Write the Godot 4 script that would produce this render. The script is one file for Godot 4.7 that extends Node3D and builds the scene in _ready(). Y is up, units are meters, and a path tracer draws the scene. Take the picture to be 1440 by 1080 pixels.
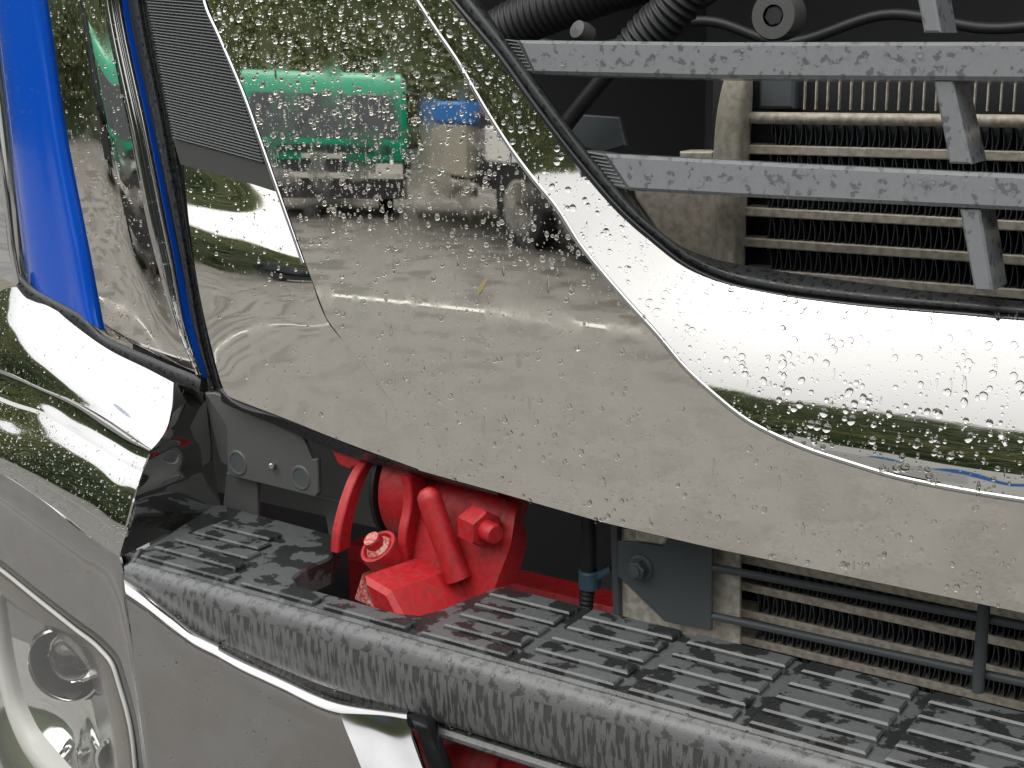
extends Node3D
# The lower front corner of a truck cab after rain, seen from close by. x runs along the truck's front, y is up, z comes out of the front; metres.

# ---------------------------------------------------------------- mesh building
class Mb:
	var v := PackedVector3Array()
	var n := PackedVector3Array()
	func t(a: Vector3, b: Vector3, c: Vector3, na: Vector3, nb: Vector3, nc: Vector3) -> void:
		if (b - a).cross(c - a).dot(na + nb + nc) > 0.0:
			v.append(a); v.append(c); v.append(b); n.append(na); n.append(nc); n.append(nb)
		else:
			v.append(a); v.append(b); v.append(c); n.append(na); n.append(nb); n.append(nc)
	func q(a: Vector3, b: Vector3, c: Vector3, d: Vector3, na: Vector3, nb: Vector3, nc: Vector3, nd: Vector3) -> void:
		t(a, b, c, na, nb, nc)
		t(a, c, d, na, nc, nd)
	func mesh() -> ArrayMesh:
		var a := []
		a.resize(Mesh.ARRAY_MAX)
		a[Mesh.ARRAY_VERTEX] = v
		a[Mesh.ARRAY_NORMAL] = n
		var m := ArrayMesh.new()
		m.add_surface_from_arrays(Mesh.PRIMITIVE_TRIANGLES, a)
		return m

class Grid:
	var p := []      # rows of points
	var n := []      # rows of normals
	func at(u: float, w: float) -> Array:
		var j := int(w)
		var i := int(u)
		var a: Vector3 = p[j][i].lerp(p[j][i + 1], u - i).lerp(p[j + 1][i].lerp(p[j + 1][i + 1], u - i), w - j)
		var b: Vector3 = n[j][i].lerp(n[j][i + 1], u - i).lerp(n[j + 1][i].lerp(n[j + 1][i + 1], u - i), w - j)
		return [a, b.normalized()]

func P(a: Array) -> PackedVector3Array:
	var r := PackedVector3Array()
	for i in range(0, a.size(), 3):
		r.append(Vector3(a[i], a[i + 1], a[i + 2]))
	return r

func spline(pts: PackedVector3Array, n: int) -> PackedVector3Array:   # n points evenly along a smooth curve
	var dense := PackedVector3Array()
	var last := pts.size() - 1
	for i in last:
		var a := pts[maxi(i - 1, 0)]
		var d := pts[mini(i + 2, last)]
		var b := pts[i]
		var c := pts[i + 1]
		var l0 := maxf(a.distance_to(b), 1e-5); var l1 := maxf(b.distance_to(c), 1e-5); var l2 := maxf(c.distance_to(d), 1e-5)
		var m0 := ((b - a) / l0 * l1 + (c - b) / l1 * l0) / (l0 + l1) * l1 if i > 0 else c - b
		var m1 := ((c - b) / l1 * l2 + (d - c) / l2 * l1) / (l1 + l2) * l1 if i + 1 < last else c - b
		for k in 12:
			var s := k / 12.0
			dense.append(b * (2 * s * s * s - 3 * s * s + 1) + m0 * (s * s * s - 2 * s * s + s) + c * (3 * s * s - 2 * s * s * s) + m1 * (s * s * s - s * s))
	dense.append(pts[last])
	return spread(dense, n)

func spread(dense: PackedVector3Array, n: int) -> PackedVector3Array:
	var run := PackedFloat32Array([0.0])
	for i in range(1, dense.size()):
		run.append(run[i - 1] + dense[i].distance_to(dense[i - 1]))
	var r := PackedVector3Array()
	var k := 0
	for i in n:
		var s := run[run.size() - 1] * i / (n - 1.0)
		while k < dense.size() - 2 and run[k + 1] < s:
			k += 1
		r.append(dense[k].lerp(dense[k + 1], clampf((s - run[k]) / maxf(run[k + 1] - run[k], 1e-7), 0, 1)))
	return r

func finish(g: Grid, hint: Vector3) -> Grid:      # smooth normals of a grid of points, all on the side of hint
	g.n = []
	var facing := 0.0
	for j in g.p.size():
		var row := PackedVector3Array()
		for i in g.p[j].size():
			var du: Vector3 = g.p[j][mini(i + 1, g.p[j].size() - 1)] - g.p[j][maxi(i - 1, 0)]
			var dv: Vector3 = g.p[mini(j + 1, g.p.size() - 1)][i] - g.p[maxi(j - 1, 0)][i]
			var c := du.cross(dv)
			facing += c.dot(hint)
			row.append(c.normalized() if c.length() > 1e-12 else Vector3.ZERO)
		g.n.append(row)
	for j in g.n.size():
		for i in g.n[j].size():
			var n: Vector3 = g.n[j][i]
			g.n[j][i] = hint if n == Vector3.ZERO else n if facing >= 0.0 else -n
	return g

func loft(guides: Array, nu: int, nv: int, hint: Vector3, straight := false) -> Grid:
	var rails := []
	for c in guides:
		rails.append(spread(c, nu) if straight else spline(c, nu))
	var g := Grid.new()
	for j in nv:
		g.p.append(PackedVector3Array())
	for i in nu:
		var col := PackedVector3Array()
		for r in rails:
			col.append(r[i])
		col = spline(col, nv) if rails.size() > 2 else spread(col, nv)
		for j in nv:
			g.p[j].append(col[j])
	return finish(g, hint)

func y_on(curve: PackedVector3Array, x: float) -> float:
	for i in curve.size() - 1:
		if curve[i + 1].x >= x:
			return lerpf(curve[i].y, curve[i + 1].y, clampf((x - curve[i].x) / maxf(curve[i + 1].x - curve[i].x, 1e-6), 0, 1))
	return curve[curve.size() - 1].y

func skin(mb: Mb, g: Grid, thick: float) -> void:   # the front of a sheet, its back and its rim
	var h: int = g.p.size()
	var w: int = g.p[0].size()
	for j in h - 1:
		for i in w - 1:
			mb.q(g.p[j][i], g.p[j][i + 1], g.p[j + 1][i + 1], g.p[j + 1][i], g.n[j][i], g.n[j][i + 1], g.n[j + 1][i + 1], g.n[j + 1][i])
	if thick <= 0.0:
		return
	var s := maxi(1, int(w / 24.0))
	var back := func(j: int, i: int) -> Vector3: return g.p[j][i] - g.n[j][i] * thick
	for j in h - 1:
		for i in w - 1:
			mb.q(back.call(j, i), back.call(j, i + 1), back.call(j + 1, i + 1), back.call(j + 1, i), -g.n[j][i], -g.n[j][i + 1], -g.n[j + 1][i + 1], -g.n[j + 1][i])
	for i in w - 1:
		for j in [0, h - 1]:
			var o: Vector3 = (g.p[j][i] - g.p[1 if j == 0 else h - 2][i]).normalized()
			mb.q(g.p[j][i], g.p[j][i + 1], back.call(j, i + 1), back.call(j, i), o, o, o, o)
	for j in h - 1:
		for i in [0, w - 1]:
			var o: Vector3 = (g.p[j][i] - g.p[j][1 if i == 0 else w - 2]).normalized()
			mb.q(g.p[j][i], g.p[j + 1][i], back.call(j + 1, i), back.call(j, i), o, o, o, o)

func prism(mb: Mb, outline: PackedVector3Array, dir: Vector3, bevel := 0.0, smooth := 40.0) -> void:   # a flat outline pushed along dir, with chamfered edges round its front
	var n := -dir.normalized()
	var ux := n.cross(Vector3.UP if absf(n.y) < 0.9 else Vector3.RIGHT).normalized()
	var uy := n.cross(ux)
	var o := outline[0]
	var f := PackedVector2Array()
	for p in outline:
		f.append(Vector2((p - o).dot(ux), (p - o).dot(uy)))
	if Geometry2D.is_polygon_clockwise(f):
		f.reverse()
	var c := f.size()
	var en := PackedVector2Array()
	for i in c:
		var e := (f[(i + 1) % c] - f[i]).normalized()
		en.append(Vector2(e.y, -e.x))
	var ins := PackedVector2Array()
	for i in c:
		var a := en[(i + c - 1) % c]
		var b := en[i]
		ins.append(f[i] - (a + b) / maxf(1.0 + a.dot(b), 0.35) * bevel)
	var up := func(p: Vector2, d: float) -> Vector3: return o + ux * p.x + uy * p.y - n * d
	var wn := func(p: Vector2) -> Vector3: return ux * p.x + uy * p.y
	var tri := Geometry2D.triangulate_polygon(ins)
	for k in range(0, tri.size(), 3):
		mb.t(up.call(ins[tri[k]], 0), up.call(ins[tri[k + 1]], 0), up.call(ins[tri[k + 2]], 0), n, n, n)
	var deep := dir.length()
	var cosm := cos(deg_to_rad(smooth))
	for i in c:
		var k := (i + 1) % c
		var na := en[i]
		var nb := en[i]
		if en[i].dot(en[(i + c - 1) % c]) > cosm: na = (en[i] + en[(i + c - 1) % c]).normalized()
		if en[i].dot(en[k]) > cosm: nb = (en[i] + en[k]).normalized()
		var wa: Vector3 = wn.call(na)
		var wb: Vector3 = wn.call(nb)
		if bevel > 0.0:
			var ba := (wa + n).normalized()
			var bb := (wb + n).normalized()
			mb.q(up.call(ins[i], 0), up.call(ins[k], 0), up.call(f[k], bevel), up.call(f[i], bevel), ba, bb, bb, ba)
		mb.q(up.call(f[i], bevel), up.call(f[k], bevel), up.call(f[k], deep), up.call(f[i], deep), wa, wb, wb, wa)
	tri = Geometry2D.triangulate_polygon(f)
	for k in range(0, tri.size(), 3):
		mb.t(up.call(f[tri[k]], deep), up.call(f[tri[k + 1]], deep), up.call(f[tri[k + 2]], deep), -n, -n, -n)

func box(mb: Mb, lo: Vector3, hi: Vector3, bevel := 0.0) -> void:
	prism(mb, P([lo.x, lo.y, hi.z, hi.x, lo.y, hi.z, hi.x, hi.y, hi.z, lo.x, hi.y, hi.z]), Vector3(0, 0, lo.z - hi.z), bevel)

func tube(mb: Mb, path: PackedVector3Array, r: float, sides := 14, swell := 0.0, pitch := 0.01) -> void:
	var run := 0.0
	var side := Vector3.ZERO
	var rings := []
	var outs := []
	for i in path.size():
		var d := (path[mini(i + 1, path.size() - 1)] - path[maxi(i - 1, 0)]).normalized()
		if side == Vector3.ZERO: side = d.cross(Vector3.UP if absf(d.y) < 0.9 else Vector3.RIGHT).normalized()
		side = (side - d * side.dot(d)).normalized()
		var other := d.cross(side)
		if i > 0: run += path[i].distance_to(path[i - 1])
		var rr := r * (1.0 + swell * sin(run / pitch * TAU))
		var slope := -r * swell * cos(run / pitch * TAU) * TAU / pitch
		var ring := PackedVector3Array()
		var out := PackedVector3Array()
		for k in sides + 1:
			var o := side * cos(TAU * k / sides) + other * sin(TAU * k / sides)
			ring.append(path[i] + o * rr)
			out.append((o + d * slope).normalized())
		rings.append(ring)
		outs.append(out)
	for i in path.size() - 1:
		for k in sides:
			mb.q(rings[i][k], rings[i][k + 1], rings[i + 1][k + 1], rings[i + 1][k], outs[i][k], outs[i][k + 1], outs[i + 1][k + 1], outs[i + 1][k])
	for e in [0, path.size() - 1]:
		var o: Vector3 = (path[e] - path[1 if e == 0 else e - 1]).normalized()
		for k in sides:
			mb.t(path[e], rings[e][k], rings[e][k + 1], o, o, o)

func lathe(mb: Mb, prof: Array, at: Vector3, axis: Vector3, segs := 28) -> void:   # prof: Vector2(radius, height), bottom to top
	axis = axis.normalized()
	var ux := axis.cross(Vector3.UP if absf(axis.y) < 0.9 else Vector3.RIGHT).normalized()
	var uy := axis.cross(ux)
	var sn := []
	for i in prof.size() - 1:
		var e: Vector2 = prof[i + 1] - prof[i]
		sn.append(Vector2(e.y, -e.x).normalized())
	for i in prof.size() - 1:
		var na: Vector2 = sn[i]
		var nb: Vector2 = sn[i]
		if i > 0 and sn[i].dot(sn[i - 1]) > 0.8: na = (sn[i] + sn[i - 1]).normalized()
		if i < sn.size() - 1 and sn[i].dot(sn[i + 1]) > 0.8: nb = (sn[i] + sn[i + 1]).normalized()
		for k in segs:
			var d0 := ux * cos(TAU * k / segs) + uy * sin(TAU * k / segs)
			var d1 := ux * cos(TAU * (k + 1) / segs) + uy * sin(TAU * (k + 1) / segs)
			var a: Vector2 = prof[i]
			var b: Vector2 = prof[i + 1]
			var q0 := at + d0 * a.x + axis * a.y
			var q1 := at + d1 * a.x + axis * a.y
			var q2 := at + d1 * b.x + axis * b.y
			var q3 := at + d0 * b.x + axis * b.y
			if a.x > 1e-6: mb.t(q0, q1, q2, d0 * na.x + axis * na.y, d1 * na.x + axis * na.y, d1 * nb.x + axis * nb.y)
			if b.x > 1e-6: mb.t(q0, q2, q3, d0 * na.x + axis * na.y, d1 * nb.x + axis * nb.y, d0 * nb.x + axis * nb.y)

func circle(at: Vector3, axis: Vector3, r: float, n: int, turn := 0.0) -> PackedVector3Array:
	var ux := axis.cross(Vector3.UP if absf(axis.y) < 0.9 else Vector3.RIGHT).normalized()
	var uy := axis.normalized().cross(ux)
	var c := PackedVector3Array()
	for k in n:
		c.append(at + ux * r * cos(TAU * k / n + turn) + uy * r * sin(TAU * k / n + turn))
	return c

# ---------------------------------------------------------------- objects
func put(called: String, mesh: Mesh, m: Material, parent: Node = self, label := "") -> MeshInstance3D:
	var o := MeshInstance3D.new()
	o.name = called
	o.mesh = mesh
	o.material_override = m
	o.cast_shadow = GeometryInstance3D.SHADOW_CASTING_SETTING_ON
	parent.add_child(o, true)
	if label: o.set_meta("label", label)
	return o

func thing(called: String, label: String, category: String, at := Vector3.ZERO, turn := 0.0, group := "") -> Node3D:
	var o := Node3D.new()
	o.name = called
	add_child(o, true)
	o.position = at
	o.rotation.y = turn
	tag(o, label, category, group)
	return o

func tag(o: Node, label: String, category: String, group := "") -> void:
	o.set_meta("label", label)
	o.set_meta("category", category)
	if group: o.set_meta("group", group)

func struct(called: String, mesh: Mesh, m: Material) -> MeshInstance3D:
	var o := put(called, mesh, m)
	o.set_meta("kind", "structure")
	return o

func sheet(called: String, g: Grid, thick: float, m: Material, parent: Node, label := "") -> MeshInstance3D:
	var mb := Mb.new()
	skin(mb, g, thick)
	return put(called, mb.mesh(), m, parent, label)

func plate(called: String, outline: PackedVector3Array, dir: Vector3, bevel: float, m: Material, parent: Node, label := "") -> MeshInstance3D:
	var mb := Mb.new()
	prism(mb, outline, dir, bevel)
	return put(called, mb.mesh(), m, parent, label)

func pipe(called: String, path: PackedVector3Array, r: float, m: Material, parent: Node, swell := 0.0, pitch := 0.01, sides := 16) -> MeshInstance3D:
	var mb := Mb.new()
	tube(mb, path, r, sides, swell, pitch)
	return put(called, mb.mesh(), m, parent)

func turned(called: String, prof: Array, at: Vector3, axis: Vector3, m: Material, parent: Node, segs := 28) -> MeshInstance3D:
	var mb := Mb.new()
	lathe(mb, prof, at, axis, segs)
	return put(called, mb.mesh(), m, parent)

# ---------------------------------------------------------------- materials
func noise(kind: int, freq: float, sd: int, oct := 3) -> FastNoiseLite:
	var f := FastNoiseLite.new()
	f.noise_type = kind as FastNoiseLite.NoiseType
	f.frequency = freq
	f.seed = sd
	f.fractal_octaves = oct
	if oct <= 1: f.fractal_type = FastNoiseLite.FRACTAL_NONE
	f.cellular_return_type = FastNoiseLite.RETURN_DISTANCE
	return f

func paint(w: int, h: int, f: Callable) -> ImageTexture:   # f(x, y) gives a linear colour
	var im := Image.create(w, h, false, Image.FORMAT_RGB8)
	for y in h:
		for x in w:
			im.set_pixel(x, y, (f.call(x, y) as Color).linear_to_srgb())
	return ImageTexture.create_from_image(im)

func grey_map(w: int, h: int, f: Callable) -> ImageTexture:
	var im := Image.create(w, h, false, Image.FORMAT_RGB8)
	for y in h:
		for x in w:
			var k: float = f.call(x, y)
			im.set_pixel(x, y, Color(k, k, k))
	return ImageTexture.create_from_image(im)

func seamless(n: FastNoiseLite, w: int, h: int) -> PackedByteArray:   # values 0..255, stretched over their range
	var im := n.get_seamless_image(w, h)
	im.convert(Image.FORMAT_L8)
	return im.get_data()

func bumps(n: FastNoiseLite, s: int, strength: float) -> ImageTexture:
	var im := n.get_seamless_image(s, s)
	im.convert(Image.FORMAT_RGB8)
	im.bump_map_to_normal_map(strength)
	return ImageTexture.create_from_image(im)

func mat(c: Color, rough: float, metal := 0.0) -> StandardMaterial3D:   # c is a linear real-world colour
	var m := StandardMaterial3D.new()
	m.albedo_color = c.linear_to_srgb()
	m.roughness = rough
	m.metallic = metal
	return m

func triplanar(m: StandardMaterial3D, s: Vector3) -> StandardMaterial3D:
	m.uv1_triplanar = true
	m.uv1_scale = s
	m.uv1_triplanar_sharpness = 4.0
	return m

var M := {}

func wet_plastic(dry: Color, wet: Color, n: FastNoiseLite, cut: int, s: Vector3, size := 512, above := true, rough_dry := 0.5, soft := 7.0, mottle := 0.2) -> StandardMaterial3D:
	var d := seamless(n, size, size)
	var e := seamless(noise(FastNoiseLite.TYPE_SIMPLEX_SMOOTH, 0.05, 91), size, size)
	var share := func(x: int, y: int) -> float:
		var k := smoothstep(-soft, soft, float(d[y * size + x]) + (e[y * size + x] - 128) * 0.22 - cut)
		return k if above else 1.0 - k
	var m := StandardMaterial3D.new()
	m.albedo_texture = paint(size, size, func(x: int, y: int) -> Color:
		var g := 1.0 + (e[y * size + x] - 128) / 128.0 * mottle
		return dry.lerp(wet, share.call(x, y)) * g)
	m.roughness_texture = grey_map(size, size, func(x: int, y: int) -> float: return lerpf(rough_dry, 0.14, share.call(x, y)))
	m.roughness = 1.0
	m.metallic_specular = 0.5
	return triplanar(m, s)

func make_materials() -> void:
	M.chrome = mat(Color(0.60, 0.595, 0.585), 0.015, 1.0)
	M.surround = mat(Color(0.52, 0.505, 0.48), 0.02, 1.0)
	M.chrome_dark = mat(Color(0.72, 0.73, 0.76), 0.04, 1.0)
	var film := seamless(noise(FastNoiseLite.TYPE_SIMPLEX, 0.012, 5, 4), 512, 512)
	var film2 := seamless(noise(FastNoiseLite.TYPE_SIMPLEX, 0.09, 6, 3), 512, 512)
	var mirror := mat(Color.WHITE, 1.0, 1.0)      # plated panel with a thin uneven film of road dirt
	mirror.albedo_texture = paint(512, 512, func(x: int, y: int) -> Color:
		var k := (film[y * 512 + x] - 128) / 128.0 * 0.035 + (film2[y * 512 + x] - 128) / 128.0 * 0.012
		return Color(0.765 + k, 0.735 + k, 0.685 + k * 0.9))
	mirror.roughness_texture = grey_map(512, 512, func(x: int, y: int) -> float: return clampf(0.020 + maxf(0.0, (film[y * 512 + x] - 120) / 1100.0) + maxf(0.0, (film2[y * 512 + x] - 170) / 1500.0), 0, 0.12))
	M.mirror = triplanar(mirror, Vector3(2.2, 2.2, 2.2))
	M.mirror_soft = M.mirror.duplicate()
	M.mirror_soft.roughness_texture = null
	M.mirror_soft.roughness = 0.13
	M.mirror_soft.albedo_color = Color(0.60, 0.615, 0.655).linear_to_srgb()
	M.blue = mat(Color(0.001, 0.078, 0.52), 0.15)
	M.blue.clearcoat_enabled = true
	M.blue.clearcoat = 0.3
	M.blue.clearcoat_roughness = 0.03
	M.rubber = wet_plastic(Color(0.030, 0.032, 0.034), Color(0.014, 0.015, 0.016), noise(FastNoiseLite.TYPE_SIMPLEX, 0.02, 31, 3), 165, Vector3(7, 7, 7))
	M.gloss_black = mat(Color(0.012, 0.013, 0.014), 0.16)
	M.bar = wet_plastic(Color(0.205, 0.214, 0.224), Color(0.112, 0.118, 0.125), noise(FastNoiseLite.TYPE_SIMPLEX, 0.022, 17, 4), 186, Vector3(4.6, 4.6, 4.6), 512, true, 0.24, 14.0, 0.05)
	M.bar_end = mat(Color(0.15, 0.154, 0.160), 0.40)
	M.step_top = wet_plastic(Color(0.082, 0.088, 0.090), Color(0.021, 0.022, 0.023), noise(FastNoiseLite.TYPE_SIMPLEX, 0.0085, 41, 5), 134, Vector3(3.4, 3.4, 3.4), 512, true, 0.34, 16.0, 0.15)
	M.step_face = wet_plastic(Color(0.118, 0.124, 0.123), Color(0.050, 0.050, 0.049), noise(FastNoiseLite.TYPE_SIMPLEX, 0.022, 43, 3), 130, Vector3(12, 1.7, 12), 512, true, 0.4, 14.0)
	M.step_lip = wet_plastic(Color(0.115, 0.119, 0.119), Color(0.058, 0.059, 0.059), noise(FastNoiseLite.TYPE_SIMPLEX, 0.02, 45, 4), 160, Vector3(5, 5, 5), 512, true, 0.32, 30.0, 0.1)
	var grain := bumps(noise(FastNoiseLite.TYPE_SIMPLEX, 0.2, 51, 2), 512, 2.0)
	for k in ["step_top", "step_face", "step_lip", "rubber"]:
		M[k].normal_enabled = true
		M[k].normal_texture = grain
		M[k].normal_scale = 0.22
	M.plastic = mat(Color(0.085, 0.088, 0.085), 0.5)
	M.bracket = mat(Color(0.065, 0.077, 0.083), 0.48)
	M.black = mat(Color(0.010, 0.011, 0.013), 0.6)
	M.bay = mat(Color(0.11, 0.11, 0.112), 0.7)
	M.hose = mat(Color(0.020, 0.021, 0.023), 0.5)
	M.collar = mat(Color(0.05, 0.10, 0.14), 0.45)
	var a1 := seamless(noise(FastNoiseLite.TYPE_SIMPLEX, 0.03, 61, 4), 256, 256)
	var cast := func(base: Color, spot: Color, rough: float, metal: float, s: float, more: float) -> StandardMaterial3D:
		var m := mat(Color.WHITE, rough, metal)
		m.albedo_texture = paint(256, 256, func(x: int, y: int) -> Color: return base.lerp(spot, clampf((a1[y * 256 + x] - 128) / 128.0 * more + 0.4, 0, 1)))
		m.normal_enabled = true
		m.normal_texture = grain
		m.normal_scale = 0.7
		return triplanar(m, Vector3(s, s, s))
	M.alloy = cast.call(Color(0.50, 0.465, 0.385), Color(0.34, 0.31, 0.255), 0.5, 0.2, 8.0, 0.9)
	M.tubes = cast.call(Color(0.52, 0.48, 0.40), Color(0.32, 0.29, 0.235), 0.45, 0.15, 9.0, 0.9)
	M.fins = mat(Color(0.085, 0.09, 0.10), 0.5, 0.4)
	M.tin = cast.call(Color(0.62, 0.59, 0.51), Color(0.42, 0.39, 0.33), 0.4, 0.3, 7.0, 1.1)
	var grime := seamless(noise(FastNoiseLite.TYPE_SIMPLEX, 0.018, 63, 4), 256, 256)
	M.red = cast.call(Color(0.46, 0.014, 0.020), Color(0.33, 0.012, 0.015), 0.36, 0.0, 11.0, 0.8)
	M.red.albedo_texture = paint(256, 256, func(x: int, y: int) -> Color:
		var c := Color(0.46, 0.014, 0.020).lerp(Color(0.33, 0.012, 0.015), clampf((a1[y * 256 + x] - 128) / 128.0 * 0.8 + 0.4, 0, 1))
		return c.lerp(Color(0.07, 0.035, 0.028), smoothstep(178.0, 250.0, grime[y * 256 + x]) * 0.7))
	M.red.roughness_texture = grey_map(256, 256, func(x: int, y: int) -> float: return lerpf(0.30, 0.62, smoothstep(120.0, 210.0, grime[y * 256 + x])))
	M.red.roughness = 1.0
	M.husk = mat(Color(0.34, 0.29, 0.14), 0.6)
	M.red_bare = cast.call(Color(0.58, 0.03, 0.03), Color(0.40, 0.36, 0.30), 0.4, 0.1, 22.0, 1.5)
	M.steel = mat(Color(0.50, 0.50, 0.49), 0.3, 0.9)
	M.water = mat(Color(1, 1, 1, 0), 0.0)
	M.water.albedo_color = Color(1, 1, 1, 0.0)
	M.water.refraction_enabled = true
	M.water.refraction_scale = 0.033
	M.glass = mat(Color.WHITE, 0.0)
	M.glass.albedo_color = Color(1, 1, 1, 0.0)
	M.glass.refraction_enabled = true
	M.glass.refraction_scale = 0.05
	M.cover = mat(Color.WHITE, 0.01)
	M.cover.albedo_color = Color(1, 1, 1, 0.04)
	M.cover.transparency = BaseMaterial3D.TRANSPARENCY_ALPHA
	M.opal = mat(Color(0.62, 0.62, 0.58), 0.25)
	M.reflector = mat(Color(0.82, 0.83, 0.80), 0.08, 1.0)
	M.lamp_black = mat(Color(0.015, 0.016, 0.016), 0.32)
	M.lamp_grey = mat(Color(0.085, 0.08, 0.07), 0.25, 0.2)
	M.bronze = mat(Color(0.115, 0.10, 0.08), 0.25, 0.2)
	# the yard
	var g1 := seamless(noise(FastNoiseLite.TYPE_SIMPLEX, 0.01, 71, 5), 1024, 1024)
	var g2 := seamless(noise(FastNoiseLite.TYPE_SIMPLEX, 0.22, 72, 2), 1024, 1024)
	var road := mat(Color.WHITE, 1.0)
	road.albedo_texture = paint(1024, 1024, func(x: int, y: int) -> Color:
		var k := 0.140 + (g1[y * 1024 + x] - 128) / 128.0 * 0.026 + (g2[y * 1024 + x] - 128) / 128.0 * 0.03
		return Color(k * 1.02, k * 0.975, k * 0.90))
	road.roughness_texture = grey_map(1024, 1024, func(x: int, y: int) -> float: return lerpf(0.30, 0.75, smoothstep(90.0, 160.0, g1[y * 1024 + x])))
	M.asphalt = triplanar(road, Vector3(0.16, 0.16, 0.16))
	M.line = mat(Color(0.62, 0.61, 0.57), 0.5)
	M.soil = cast.call(Color(0.10, 0.085, 0.055), Color(0.06, 0.055, 0.03), 0.8, 0.0, 1.0, 1.0)
	M.hill = mat(Color(0.035, 0.05, 0.022), 0.9)
	M.leaf = mat(Color.WHITE, 0.6)
	M.leaf.vertex_color_use_as_albedo = true
	M.leaf.cull_mode = BaseMaterial3D.CULL_DISABLED
	M.leaf.backlight_enabled = true
	M.leaf.backlight = Color(0.5, 0.58, 0.28)

# ---------------------------------------------------------------- rain drops
var drop_mesh: Mesh

func make_drop() -> void:
	var mb := Mb.new()
	var prof := [Vector2(0.85, -0.06)]
	for k in 8:
		var a := lerpf(-0.35, PI / 2, k / 7.0)
		prof.append(Vector2(cos(a) * 1.0, 0.24 + 0.52 * sin(a)) if k < 7 else Vector2(0, 0.76))
	lathe(mb, prof, Vector3.ZERO, Vector3.UP, 14)
	drop_mesh = mb.mesh()

func drops(parent: Node, g: Grid, count: int, rmin: float, rmax: float, big: int, sd: int, dens = null, power := 2.2) -> void:
	var rng := RandomNumberGenerator.new()
	rng.seed = sd
	var h: int = g.p.size()
	var w: int = g.p[0].size()
	var most := 0.0
	var area := []
	for j in h - 1:
		var row := PackedFloat32Array()
		for i in w - 1:
			var a: float = (g.p[j][i + 1] - g.p[j][i]).cross(g.p[j + 1][i] - g.p[j][i]).length()
			row.append(a)
			most = maxf(most, a)
		area.append(row)
	var all := []
	var tries := 0
	while all.size() < count and tries < count * 60:
		tries += 1
		var u := rng.randf() * (w - 1.001)
		var v := rng.randf() * (h - 1.001)
		if rng.randf() * most > area[int(v)][int(u)]: continue
		var s := g.at(u, v)
		if dens != null and rng.randf() > dens.call(s[0]): continue
		var r := rmin * pow(rmax / rmin, pow(rng.randf(), power))
		var n: Vector3 = s[1]
		var down := Vector3.DOWN - n * Vector3.DOWN.dot(n)
		down = down.normalized() if down.length() > 0.01 else Vector3.RIGHT
		var side := down.cross(n).normalized()
		var b := Basis(side * r * rng.randf_range(0.8, 1.1), n * r * rng.randf_range(0.75, 1.1), -down * r * rng.randf_range(0.95, 1.35))
		if rng.randf() < 0.05: b = Basis(side * r * 0.55, n * r * 0.6, -down * r * rng.randf_range(2.0, 4.5))
		b = b.rotated(n, rng.randf_range(-0.5, 0.5) * (0.2 if b.z.length() > r * 1.9 else 1.0))
		all.append([r, Transform3D(b, s[0])])
	all.sort_custom(func(a, b): return a[0] > b[0])
	for k in mini(big, all.size()):
		var o := put("water_drop", drop_mesh, M.water, parent)
		o.transform = all[k][1]
	var left := all.size() - mini(big, all.size())
	if left <= 0: return
	var mm := MultiMesh.new()
	mm.transform_format = MultiMesh.TRANSFORM_3D
	mm.mesh = drop_mesh
	mm.instance_count = left
	for k in left:
		mm.set_instance_transform(k, all[big + k][1])
	var mi := MultiMeshInstance3D.new()
	mi.name = "small_water_drops"
	mi.multimesh = mm
	mi.material_override = M.water
	mi.set_meta("kind", "stuff")
	parent.add_child(mi, true)

# ---------------------------------------------------------------- the truck front
func za(x: float, y: float) -> float:      # the cab front: flat in the middle, falling back towards the corner, slightly bowed upright
	var d := minf(x + 0.5, 0.0)
	return -0.06 * d * d - (y - 1.42) * (y - 1.42) / 8.0

var truck: Node3D

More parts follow.
